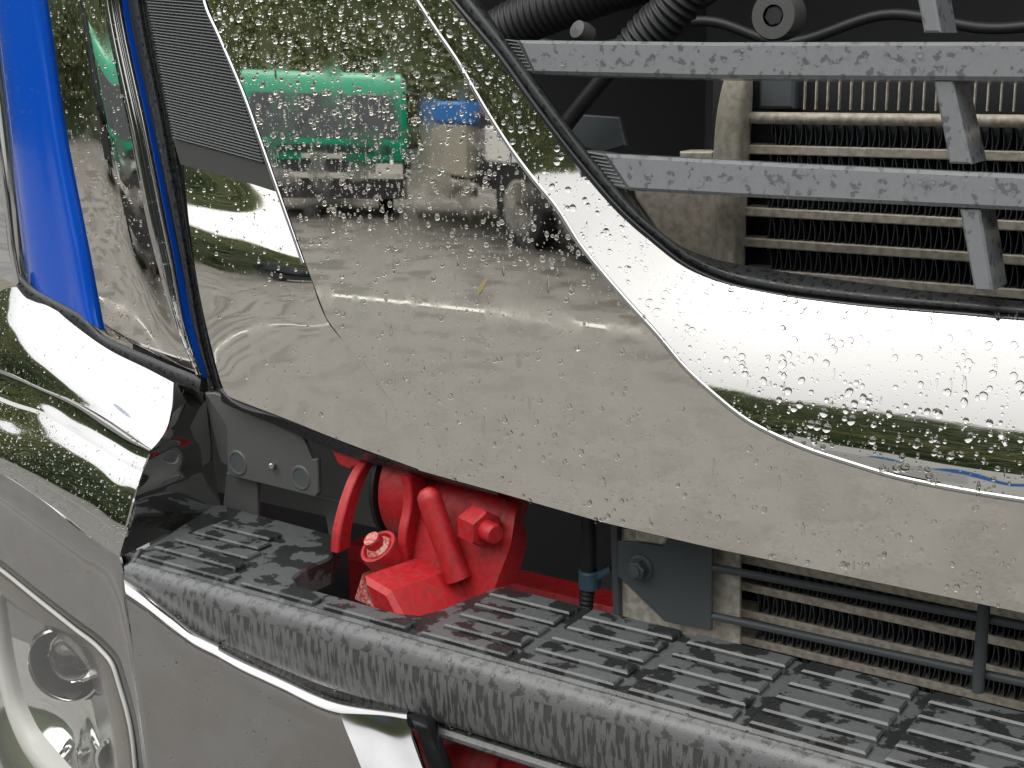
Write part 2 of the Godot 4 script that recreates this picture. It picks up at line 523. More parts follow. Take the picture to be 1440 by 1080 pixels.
func front_panel() -> void:
	var low := P([-1.2854,1.7285,-0.0489, -1.2804,1.669,-0.0443, -1.255,1.6256,-0.0395, -1.212,1.5571,-0.0328, -1.1811,1.4934,-0.0285, -1.1506,1.4256,-0.0254, -1.1193,1.3536,-0.0236, -1.089,1.2858,-0.0231, -1.0613,1.2604,-0.0221, -1.0315,1.2392,-0.021, -0.9985,1.1992,-0.021, -0.9687,1.1562,-0.0219, -0.9573,1.1148,-0.0242, -0.9222,1.1129,-0.0225, -0.8384,1.1086,-0.019, -0.6953,1.0989,-0.0152, -0.5667,1.0957,-0.0134, -0.414,1.0945,-0.0132, -0.2529,1.0934,-0.0133, -0.1566,1.0915,-0.0135, 0.45,1.095,-0.0132])
	var high := P([-1.2854,1.7285,-0.0489, -1.0901,1.7174,-0.0319, -0.9765,1.711,-0.0242])
	high.append_array(spline(P([-0.9765,1.711,-0.0242, -0.9308,1.6566,-0.0181, -0.9046,1.626,-0.0151, -0.8712,1.5882,-0.0118, -0.8397,1.5459,-0.0089, -0.8089,1.507,-0.0067, -0.7778,1.473,-0.005, -0.7466,1.4425,-0.0037, -0.716,1.4035,-0.0028, -0.6878,1.3751,-0.0024, -0.6625,1.3512,-0.0022, -0.6237,1.3163,-0.0023, -0.597,1.2896,-0.0027, -0.5629,1.264,-0.0033, -0.5242,1.2403,-0.0041, -0.4985,1.2307,-0.0045, -0.4645,1.2211,-0.0049, -0.4214,1.2133,-0.0053, -0.375,1.2065,-0.0057, -0.3304,1.2041,-0.0058, -0.2589,1.2034,-0.0059, -0.1652,1.2056,-0.0057, 0.1,1.204,-0.0058, 0.45,1.204,-0.0058]), 100))
	var g := Grid.new()
	var nx := 170
	var ny := 60
	for j in ny: g.p.append(PackedVector3Array())
	for i in nx:
		var s := i / (nx - 1.0)
		var x := lerpf(low[0].x, low[low.size() - 1].x, s)
		var y0 := y_on(low, x)
		var y1 := y_on(high, x)
		for j in ny:
			var y := lerpf(y0, y1, j / (ny - 1.0))
			g.p[j].append(Vector3(x, y, za(x, y)))
	finish(g, Vector3(0, 0, 1))
	var o := sheet("front_panel", g, 0.006, M.mirror, truck, "mirror plated front panel beaded with rain, reflecting the yard")
	drops(o, g, 5200, 0.0006, 0.0033, 60, 1, func(p: Vector3) -> float: return clampf((p.y - 1.30) / 0.16, 0.30, 1.0), 2.7)
	# the facet beside it, sunk under the louvred inset and level with the panel lower down
	var f := loft([
		P([-1.4064,1.4575,-0.1035, -1.3409,1.4498,-0.0945, -1.2676,1.4402,-0.0854, -1.2057,1.4304,-0.0799]), P([-1.3976,1.417,-0.0963, -1.3213,1.4091,-0.0845, -1.2319,1.4018,-0.0712, -1.1713,1.3914,-0.0631]), P([-1.3719,1.3675,-0.075, -1.289,1.36,-0.0608, -1.1915,1.3565,-0.0442, -1.1298,1.3548,-0.0353]),
		P([-1.3469,1.2741,-0.0627, -1.2581,1.2768,-0.048, -1.157,1.2812,-0.0333, -1.091,1.2843,-0.0253]), P([-1.3251,1.2109,-0.0563, -1.2189,1.2215,-0.0419, -1.1089,1.2326,-0.0286, -1.0327,1.239,-0.0211]), P([-1.3137,1.1792,-0.054, -1.1832,1.1732,-0.0396, -1.0797,1.1594,-0.0296, -0.9687,1.1562,-0.0219]), P([-1.3033,1.1559,-0.0534, -1.1866,1.144,-0.0408, -1.0833,1.1307,-0.0319, -0.9561,1.1159,-0.024])], 40, 60, Vector3(0, 0, 1))
	o = sheet("corner_facet", f, 0.005, M.mirror, truck, "twisted plated facet below the ribbed inset, with a bright triangle")
	drops(o, f, 260, 0.0007, 0.0026, 10, 2, func(p: Vector3) -> float: return clampf((p.y - 1.22) / 0.16, 0.25, 1.0))
	# return edge of the panel along the facet, and the black lip under the panel
	pipe("panel_edge_bead", spline(P([-1.2925,1.7036,-0.0497, -1.2868,1.6692,-0.0469, -1.2599,1.6257,-0.0419, -1.2181,1.557,-0.0353, -1.1871,1.4931,-0.031, -1.1564,1.4251,-0.0279, -1.125,1.3529,-0.026]), 50), 0.0032, M.chrome_dark, truck)
	var lip := loft([P([-1.313,1.1639,-0.0519, -1.3011,1.1556,-0.0512, -1.1879,1.1416,-0.0421, -1.0865,1.1275,-0.0353, -0.9597,1.1114,-0.0286, -0.8416,1.1042,-0.0235]), P([-1.331,1.1393,-0.0713, -1.3047,1.1352,-0.069, -1.2071,1.1218,-0.0611, -1.1166,1.1067,-0.0551, -0.9784,1.0989,-0.0466, -0.8535,1.0955,-0.0407])], 40, 3, Vector3(0, -0.3, 1))
	sheet("panel_lip", lip, 0.006, M.rubber, truck, "black rubber lip under the front panel")
	lip = loft([P([-0.9629,1.1115,-0.0328, -0.8443,1.1052,-0.0275, -0.7001,1.0955,-0.0236, -0.5706,1.0922,-0.0217, -0.4168,1.091,-0.0215, -0.2546,1.0899,-0.0216, -0.1577,1.0881,-0.0218, 0.45,1.095,-0.0212]), P([-1.0412,1.0937,-0.0909, -0.8825,1.0828,-0.083, -0.7314,1.0729,-0.0783, -0.5959,1.0697,-0.0759, -0.4352,1.0686,-0.0754, -0.2659,1.0674,-0.0755, -0.1647,1.0655,-0.0757, 0.45,1.095,-0.08])], 40, 3, Vector3(0, -1, 0))
	sheet("panel_underside", lip, 0.004, M.black, truck)
	# ribbed inset
	var v := loft([P([-1.4537,1.7307,-0.0966, -1.4419,1.6754,-0.0914, -1.4159,1.5922,-0.084, -1.3937,1.4938,-0.0786]), P([-1.3301,1.7239,-0.0829, -1.3147,1.6708,-0.0777, -1.2609,1.5735,-0.0677, -1.2141,1.4675,-0.0609])], 2, 2, Vector3(0, 0, 1), true)
	var rib := Grid.new()
	var n := 62 * 6
	for k in n + 1:
		var s := k / float(n)
		var a: Vector3 = spread(PackedVector3Array([v.p[0][0], v.p[0][1]]), 2)[0].lerp(v.p[0][1], s)
		var b: Vector3 = v.p[1][0].lerp(v.p[1][1], s)
		var push := Vector3(0, 0, 0.0022 * clampf(1.6 * sin(s * 62 * TAU), -1, 1))
		rib.p.append(PackedVector3Array([a + push, a.lerp(b, 0.5) + push, b + push]))
	finish(rib, Vector3(0, 0, 1))
	sheet("ribbed_inset", rib, 0.0, M.bar_end, truck, "black inset of fine horizontal ribs")
	sheet("inset_band", loft([P([-1.399,1.4954,-0.0812, -1.3149,1.4829,-0.0723, -1.2109,1.4675,-0.0626]), P([-1.4016,1.4593,-0.094, -1.3041,1.4464,-0.0839, -1.1928,1.4297,-0.0738])], 12, 3, Vector3(0, 0.2, 1)), 0.004, M.plastic, truck)

func grille_surround() -> void:
	var c := spline(P([-0.9748,1.7109,-0.0221, -0.9292,1.6565,-0.016, -0.9031,1.6259,-0.013, -0.8697,1.5883,-0.0097, -0.8382,1.546,-0.0068, -0.8075,1.5071,-0.0046, -0.7765,1.4732,-0.0029, -0.7453,1.4428,-0.0017, -0.7148,1.4038,-0.0008, -0.6866,1.3755,-0.0003, -0.6614,1.3516,-0.0001, -0.6227,1.3168,-0.0002, -0.596,1.2901,-0.0007, -0.562,1.2646,-0.0012, -0.5233,1.241,-0.002, -0.4976,1.2314,-0.0024, -0.4637,1.2218,-0.0029, -0.4207,1.214,-0.0033, -0.3743,1.2072,-0.0037, -0.3298,1.2048,-0.0038, -0.2585,1.204,-0.0038, -0.1649,1.2062,-0.0037, 0.1,1.204,-0.0038, 0.45,1.204,-0.0038]), 150)
	var s := spline(P([-0.9379,1.7089,-0.0214, -0.8854,1.655,-0.0163, -0.8576,1.6285,-0.0141, -0.8289,1.601,-0.0126, -0.7807,1.5462,-0.0112, -0.7284,1.4839,-0.0186, -0.677,1.4309,-0.0279, -0.6501,1.4094,-0.0354, -0.6191,1.3861,-0.044, -0.5829,1.3706,-0.0527, -0.5204,1.361,-0.0575, -0.4611,1.3582,-0.0575, -0.3997,1.3573,-0.0575, -0.3329,1.3579,-0.0575, -0.2821,1.3579,-0.0575, -0.1873,1.3618,-0.0574, 0.1,1.369,-0.0573, 0.45,1.369,-0.0573]), 150)
	var g := Grid.new()
	for j in 26:
		var t := j / 25.0
		var row := PackedVector3Array()
		for i in 150:
			var w := c[i].distance_to(s[i])
			row.append(c[i].lerp(s[i], t) + Vector3(0, 0, minf(0.2, w * 1.3) * w * (t - t * t)))
		g.p.append(row)
	finish(g, Vector3(0.2, 0.3, 1))
	var o := sheet("grille_surround", g, 0.004, M.surround, truck, "bright plated band curving under the grille, dotted with rain drops")
	drops(o, g, 3800, 0.0007, 0.0042, 80, 3, null, 2.4)
	# rolled seam between the band and the panel
	pipe("surround_seam", spline(P([-0.9765,1.711,-0.0242, -0.9308,1.6566,-0.0181, -0.9046,1.626,-0.0151, -0.8712,1.5882,-0.0118, -0.8397,1.5459,-0.0089, -0.8089,1.507,-0.0067, -0.7778,1.473,-0.005, -0.7466,1.4425,-0.0037, -0.716,1.4035,-0.0028, -0.6878,1.3751,-0.0024, -0.6625,1.3512,-0.0022, -0.6237,1.3163,-0.0023, -0.597,1.2896,-0.0027, -0.5629,1.264,-0.0033, -0.5242,1.2403,-0.0041, -0.4985,1.2307,-0.0045, -0.4645,1.2211,-0.0049, -0.4214,1.2133,-0.0053, -0.375,1.2065,-0.0057, -0.3304,1.2041,-0.0058, -0.2589,1.2034,-0.0059, -0.1652,1.2056,-0.0057, 0.1,1.204,-0.0058, 0.45,1.204,-0.0058]), 140), 0.0032, M.chrome, truck)
	# black frame round the opening: a bead, a groove and a sloping inner face
	pipe("frame_bead", spline(P([-0.9365,1.7089,-0.0234, -0.883,1.6549,-0.0182, -0.8553,1.6285,-0.016, -0.8265,1.6009,-0.0145, -0.7784,1.5461,-0.0131, -0.7261,1.4838,-0.0206, -0.6747,1.43,-0.0298, -0.6487,1.4078,-0.0373, -0.6176,1.3837,-0.046, -0.5823,1.3681,-0.0547, -0.5212,1.3585,-0.0595, -0.4618,1.3557,-0.0595, -0.4003,1.3548,-0.0595, -0.3334,1.3555,-0.0595, -0.2825,1.3556,-0.0595, -0.1874,1.3595,-0.0595, 0.1,1.367,-0.0594, 0.45,1.367,-0.0594]), 120), 0.0035, M.gloss_black, truck)
	var fr := loft([
		P([-0.9366,1.7091,-0.0274, -0.8822,1.655,-0.0222, -0.8543,1.6285,-0.02, -0.8256,1.6009,-0.0184, -0.7774,1.5459,-0.0171, -0.7251,1.4835,-0.0245, -0.6735,1.4297,-0.0338, -0.6491,1.4088,-0.0414, -0.618,1.3853,-0.05, -0.5826,1.3697,-0.0587, -0.5229,1.3613,-0.0635, -0.4633,1.3585,-0.0635, -0.4017,1.3575,-0.0635, -0.3346,1.3581,-0.0635, -0.2836,1.3581,-0.0635, -0.1883,1.3619,-0.0634, 0.1,1.369,-0.0633, 0.45,1.369,-0.0633]),
		P([-0.9186,1.7079,-0.0214, -0.864,1.6543,-0.0163, -0.8375,1.628,-0.0142, -0.8119,1.6007,-0.0129, -0.7643,1.5462,-0.0117, -0.7125,1.4843,-0.0192, -0.6649,1.4329,-0.0287, -0.6399,1.4129,-0.0362, -0.6115,1.3923,-0.0448, -0.5756,1.3769,-0.0536, -0.521,1.3681,-0.0584, -0.4617,1.3651,-0.0584, -0.4004,1.364,-0.0584, -0.3336,1.3644,-0.0584, -0.2828,1.3643,-0.0584, -0.1879,1.3679,-0.0583, 0.1,1.374,-0.0583, 0.45,1.374,-0.0583]),
		P([-0.9583,1.7137,-0.0984, -0.9009,1.6571,-0.0917, -0.8586,1.6099,-0.0872, -0.8177,1.566,-0.0837, -0.7558,1.4982,-0.0797, -0.7019,1.4523,-0.0776, -0.6695,1.4184,-0.0767, -0.6463,1.4024,-0.0763, -0.6104,1.3898,-0.0758, -0.5559,1.382,-0.0794, -0.4554,1.3751,-0.0793, -0.4007,1.3724,-0.0793, -0.3398,1.3706,-0.0793, -0.2881,1.3689,-0.0793, -0.1916,1.3697,-0.0793, 0.1,1.381,-0.0792, 0.45,1.381,-0.0792])], 100, 9, Vector3(0.2, 0.3, 1))
	sheet("grille_frame", fr, 0.004, M.rubber, truck, "black wet frame round the grille opening")

func bar(front: PackedVector3Array, tail: PackedVector3Array) -> void:
	var o := plate("grille_bar", front, Vector3(0, -0.004, -0.055), 0.0035, M.bar, truck, "")
	# ribbed root of the bar at the frame
	var rib := Grid.new()
	for k in 9 * 6 + 1:
		var s := k / 54.0
		var push := Vector3(0, 0, 0.0016 * clampf(1.7 * sin(s * 9 * TAU), -1, 1))
		var a := tail[0].lerp(tail[3], s) + push
		var b := tail[1].lerp(tail[2], s) + push
		rib.p.append(PackedVector3Array([a, b]))
	finish(rib, Vector3(0, 0, 1))
	sheet("ribbed_root", rib, 0.0, M.bar_end, o)
	var inner := PackedVector3Array()
	for p in tail: inner.append(p + Vector3(0, 0, -0.002))
	plate("root_block", inner, Vector3(0, -0.004, -0.05), 0.001, M.bar_end, o)
	# beads of water on the front face
	var g := Grid.new()
	for j in 4:
		var row := PackedVector3Array()
		for i in 30:
			row.append(front[7].lerp(front[5], (i + 1) / 31.0).lerp(front[0].lerp(front[2], (i + 1) / 31.0), 0.15 + 0.7 * j / 3.0))
		g.p.append(row)
	finish(g, Vector3(0, 0, 1))
	drops(o, g, 100, 0.0007, 0.0030, 6, 7 + int(front[0].y * 100), null, 3.0)

func grille() -> void:
	bar(P([-0.7896,1.5769,-0.03, -0.5841,1.5718,-0.03, -0.2005,1.5674,-0.03, 0.45,1.569,-0.03, 0.45,1.601,-0.03, -0.2033,1.5997,-0.03, -0.5848,1.606,-0.03, -0.8105,1.6122,-0.03]), P([-0.8422,1.615,-0.034, -0.8122,1.6115,-0.034, -0.7913,1.5776,-0.034, -0.8174,1.58,-0.034]))
	bar(P([-0.6757,1.4592,-0.03, -0.5069,1.458,-0.03, -0.191,1.4577,-0.03, 0.45,1.461,-0.03, 0.45,1.491,-0.03, -0.1936,1.4877,-0.03, -0.508,1.4918,-0.03, -0.7069,1.4961,-0.03]), P([-0.7384,1.4987,-0.034, -0.7075,1.4951,-0.034, -0.6771,1.4596,-0.034, -0.6956,1.4617,-0.034]))
	for q in [P([-0.3995,1.6871,-0.034, -0.3838,1.6862,-0.034, -0.365,1.6099,-0.034, -0.3801,1.6103,-0.034]), P([-0.3696,1.5696,-0.034, -0.3527,1.5695,-0.034, -0.3314,1.4961,-0.034, -0.3508,1.4962,-0.034]), P([-0.3395,1.4561,-0.034, -0.3214,1.4563,-0.034, -0.3054,1.3838,-0.034, -0.3217,1.3831,-0.034])]:
		plate("grille_strut", q, Vector3(0, 0, -0.05), 0.002, M.bar, truck, "")

func radiator() -> void:
	var r := Node3D.new()
	r.name = "radiator"
	truck.add_child(r)
	r.set_meta("label", "radiator of pale flat tubes and folded dark fins behind the grille")
	var z := -0.16
	var mb := Mb.new()
	box(mb, Vector3(-0.66, 0.88, z - 0.06), Vector3(0.5, 1.60, z - 0.035))
	put("core_back", mb.mesh(), M.black, r)
	for k in range(0, 20):
		var y := 1.5275 - 0.0333 * k
		if k == 0:
			pipe("tube", spread(P([-0.60, y, z, 0.5, y, z]), 2), 0.0062, M.tubes, r)
		else:
			mb = Mb.new()
			box(mb, Vector3(-0.608, y - 0.0049, z - 0.03), Vector3(0.50, y + 0.0049, z), 0.0012)
			put("tube", mb.mesh(), M.tubes, r)
		# one folded strip of fin between this tube and the next
		mb = Mb.new()
		var x := -0.578
		var prev := PackedVector3Array()
		var ph := k * 1.7
		while x < 0.45:
			var s := (x + 0.578) / 0.0112 * TAU + ph
			var yy := y - 0.01665 + 0.0112 * clampf(1.5 * sin(s), -1, 1)
			var xx := x + 0.0012 * cos(s * 2.0) + 0.0006 * sin(x * 171.0 + k)
			var cur := PackedVector3Array([Vector3(xx, yy, z - 0.003), Vector3(xx, yy, z - 0.033)])
			if prev.size():
				var nn := (cur[0] - prev[0]).cross(Vector3.BACK).normalized()
				mb.q(prev[0], cur[0], cur[1], prev[1], nn, nn, nn, nn)
				var th := nn * 0.0007
				mb.q(prev[0] + th, cur[0] + th, cur[1] + th, prev[1] + th, nn, nn, nn, nn)
				mb.q(prev[0], cur[0], cur[0] + th, prev[0] + th, Vector3.BACK, Vector3.BACK, Vector3.BACK, Vector3.BACK)
			prev = cur
			x += 0.0009
		put("fin_strip", mb.mesh(), M.fins, r)
	# upright fins above the first tube
	mb = Mb.new()
	for k in 80:
		var x := -0.545 + 0.0125 * k
		box(mb, Vector3(x - 0.0006, 1.536, z - 0.018), Vector3(x + 0.0006, 1.58, z - 0.013))
	put("upright_fins", mb.mesh(), M.tubes, r).set_meta("kind", "stuff")
	mb = Mb.new()
	box(mb, Vector3(-0.592, 1.537, z - 0.03), Vector3(-0.553, 1.58, z - 0.004), 0.003)
	put("core_corner", mb.mesh(), M.bracket, r)
	# cast side tank
	var tank := loft([P([-0.6421,1.2624,-0.165, -0.6452,1.3756,-0.165, -0.6462,1.423,-0.165, -0.644,1.4852,-0.165, -0.6407,1.531,-0.165, -0.6362,1.5552,-0.165, -0.6301,1.5775,-0.165]), P([-0.6177,1.271,-0.135, -0.6201,1.3813,-0.135, -0.6211,1.4274,-0.135, -0.6191,1.488,-0.135, -0.6152,1.5327,-0.135, -0.6116,1.5532,-0.135, -0.6089,1.5779,-0.135]), P([-0.6036,1.2735,-0.13, -0.6053,1.383,-0.13, -0.6055,1.4287,-0.13, -0.6029,1.4888,-0.13, -0.5983,1.5331,-0.13, -0.5964,1.5534,-0.13, -0.597,1.578,-0.13]), P([-0.6,1.268,-0.16, -0.6029,1.3791,-0.16, -0.6025,1.4257,-0.16, -0.6008,1.4868,-0.16, -0.5989,1.5391,-0.16, -0.5985,1.5524,-0.16, -0.5991,1.5774,-0.16]), P([-0.6177,1.2583,-0.2, -0.6207,1.3726,-0.2, -0.6202,1.4206,-0.2, -0.6184,1.4834,-0.2, -0.6165,1.5373,-0.2, -0.6161,1.5525,-0.2, -0.6168,1.5767,-0.2])], 40, 24, Vector3(0, 0, 1))
	sheet("side_tank", tank, 0.004, M.alloy, r)
	plate("tank_flange", P([-0.7619,1.468,-0.19, -0.6495,1.4716,-0.19, -0.6472,1.3625,-0.19, -0.701,1.3685,-0.19, -0.7289,1.3998,-0.19, -0.7551,1.4331,-0.19]), Vector3(0, 0, -0.02), 0.003, M.alloy, r)
	plate("tank_ledge", P([-0.6931,1.4884,-0.18, -0.6512,1.4894,-0.18, -0.6508,1.4684,-0.18, -0.6928,1.467,-0.18]), Vector3(0, 0, -0.03), 0.002, M.alloy, r)
	mb = Mb.new()
	box(mb, Vector3(-0.66, 0.86, z - 0.03), Vector3(-0.612, 1.36, z + 0.005), 0.004)
	put("side_tank", mb.mesh(), M.alloy, r)
	# guard rods in front
	for q in [P([-0.6091,1.0348,-0.105, -0.2643,1.0418,-0.105, -0.1371,1.0442,-0.105, 0.45,1.036,-0.105]), P([-0.6096,0.9763,-0.105, -0.26,0.9819,-0.105, -0.1316,0.9839,-0.105, 0.45,0.969,-0.105])]:
		pipe("guard_rod", q, 0.0046, M.bracket, truck)
	pipe("guard_rod", spread(P([-0.3109,1.0961,-0.097, -0.3085,1.0589,-0.097, -0.3088,1.0207,-0.097, -0.3087,0.9648,-0.097]), 8), 0.0062, M.bracket, truck)

func bracket() -> void:
	plate("mounting_plate", P([-0.7267,1.0443,-0.1, -0.6967,1.0483,-0.1, -0.6683,1.0495,-0.1, -0.6648,1.0588,-0.1, -0.6622,1.0747,-0.1, -0.6057,1.0751,-0.1, -0.6054,1.0601,-0.1, -0.6052,0.9602,-0.1, -0.6193,0.9595,-0.1, -0.6646,0.9578,-0.1, -0.7266,1.001,-0.1]), Vector3(0, 0, -0.004), 0.001, M.bracket, truck, "dark grey steel mounting plate with one bolt")
	var c := Vector3(-0.6947, 1.0182, -0.1)
	turned("washer", [Vector2(0, 0.0002), Vector2(0.0155, 0.0002), Vector2(0.0155, 0.002), Vector2(0.013, 0.004), Vector2(0, 0.004)], c, Vector3.BACK, M.bracket, truck)
	plate("bolt_head", circle(c + Vector3(0, 0, 0.016), Vector3.BACK, 0.0115, 6, 0.3), Vector3(0, 0, -0.013), 0.0015, M.bracket, truck)
	turned("bolt_tip", [Vector2(0.007, 0.014), Vector2(0.0068, 0.018), Vector2(0, 0.0185)], c, Vector3.BACK, M.bracket, truck)
	plate("tin_side_plate", P([-0.7503,1.0506,-0.125, -0.5839,1.0519,-0.125, -0.5806,0.9186,-0.125, -0.6299,0.9198,-0.125, -0.7444,0.9245,-0.125]), Vector3(0, 0, -0.005), 0.001, M.tin, truck, "bare tin plate behind the mounting plate")
	plate("tin_flange", P([-0.7447,1.0592,-0.115, -0.7351,1.0583,-0.115, -0.7329,0.931,-0.115, -0.7407,0.931,-0.115]), Vector3(0, 0, -0.03), 0.001, M.bracket, truck)
	plate("alloy_tab", P([-0.7022,1.0661,-0.098, -0.6611,1.067,-0.098, -0.6637,1.0545,-0.098, -0.6682,1.0519,-0.098, -0.7022,1.0505,-0.098]), Vector3(0, 0, -0.006), 0.0015, M.tin, truck)
	pipe("coolant_hose", spread(P([-0.7904,1.0839,-0.14, -0.7895,1.0524,-0.14, -0.7887,1.0113,-0.14, -0.7898,0.9778,-0.14]), 10), 0.0098, M.hose, truck)
	turned("hose_collar", [Vector2(0.0098, -0.013), Vector2(0.0135, -0.013), Vector2(0.0142, -0.009), Vector2(0.0135, 0.003), Vector2(0.0142, 0.008), Vector2(0.013, 0.010), Vector2(0.0098, 0.010)], Vector3(-0.7878, 0.9726, -0.14), Vector3.UP, M.collar, truck)
	pipe("flexible_conduit", spread(P([-0.7898,0.9722,-0.14, -0.7909,0.9552,-0.14, -0.793,0.9359,-0.14, -0.7942,0.8978,-0.14]), 60), 0.0085, M.hose, truck, 0.13, 0.0062)
	pipe("hose_clip", spread(P([-0.7807,0.9741,-0.14, -0.7667,0.9826,-0.14, -0.7568,0.9901,-0.14]), 4), 0.005, M.collar, truck)

func engine_bay() -> void:
	var b := Node3D.new()
	b.name = "engine_bay"
	truck.add_child(b)
	b.set_meta("label", "dark space inside the truck front")
	var mb := Mb.new()
	box(mb, Vector3(-1.75, 0.2, -2.4), Vector3(1.3, 3.0, -2.35))
	put("back_wall", mb.mesh(), M.bay, b)
	mb = Mb.new()
	box(mb, Vector3(-1.75, 0.2, -2.34), Vector3(-1.70, 3.0, -0.28))
	put("side_wall", mb.mesh(), M.bay, b)
	mb = Mb.new()
	box(mb, Vector3(1.25, 0.2, -2.34), Vector3(1.30, 3.0, 0.0))
	put("side_wall", mb.mesh(), M.bay, b)
	mb = Mb.new()
	box(mb, Vector3(-1.69, 0.2, -2.34), Vector3(1.24, 0.25, -0.05))
	put("bay_floor", mb.mesh(), M.bay, b)
	mb = Mb.new()
	box(mb, Vector3(-1.69, 2.95, -2.34), Vector3(1.24, 3.0, -0.02))
	put("cab_floor", mb.mesh(), M.bay, b)
	# what shows above the first grille bar
	pipe("corrugated_hose", spline(P([-1.0397,1.6123,-0.3, -0.9726,1.641,-0.3, -0.9088,1.6599,-0.3, -0.8085,1.6829,-0.3, -0.7331,1.6878,-0.3]), 130), 0.030, M.hose, truck, 0.07, 0.010, 20)
	pipe("corrugated_hose", spline(P([-0.8166,1.5833,-0.28, -0.7925,1.6121,-0.28, -0.7549,1.6439,-0.28, -0.7188,1.6864,-0.28]), 110), 0.026, M.hose, truck, 0.07, 0.0095, 20)
	var c := Vector3(-0.6107, 1.6337, -0.24)
	turned("rubber_mount", [Vector2(0.012, 0.0), Vector2(0.025, 0.0), Vector2(0.027, -0.004), Vector2(0.027, -0.03), Vector2(0, -0.03)], c, Vector3.BACK, M.plastic, truck)
	plate("mount_bolt", circle(c + Vector3(0, 0, -0.002), Vector3.BACK, 0.0125, 6, 0.2), Vector3(0, 0, -0.02), 0.002, M.hose, truck)
	pipe("bay_pipe", spline(P([-1.1126,1.4344,-0.55, -1.0616,1.4988,-0.55, -1.0127,1.5504,-0.55, -0.9542,1.6097,-0.55, -0.9096,1.6858,-0.55]), 24), 0.012, M.hose, truck)
	pipe("wiring_loom", spline(P([-1.1097,1.6517,-0.42, -1.0277,1.6116,-0.42, -0.9264,1.6042,-0.42, -0.811,1.6432,-0.42, -0.7329,1.6837,-0.42]), 40), 0.008, M.hose, truck)
	pipe("wiring_loom", spline(P([-0.9159,1.6282,-0.5, -0.8088,1.6349,-0.5, -0.7072,1.6056,-0.5, -0.5681,1.6372,-0.5, -0.4384,1.6172,-0.5, -0.3588,1.6233,-0.5]), 40), 0.007, M.hose, truck)
	plate("bay_bracket", P([-1.0919,1.5066,-0.6, -1.005,1.5022,-0.6, -0.9928,1.4606,-0.6, -1.0357,1.4489,-0.6, -1.105,1.4634,-0.6]), Vector3(0, 0, -0.01), 0.002, M.bracket, truck)
	turned("cable_stub", [Vector2(0, -0.01), Vector2(0.012, -0.01), Vector2(0.013, 0.0), Vector2(0.011, 0.012), Vector2(0, 0.014)], Vector3(-0.8706, 1.6212, -0.27), Vector3(-0.2, 0.4, 1), M.plastic, truck)

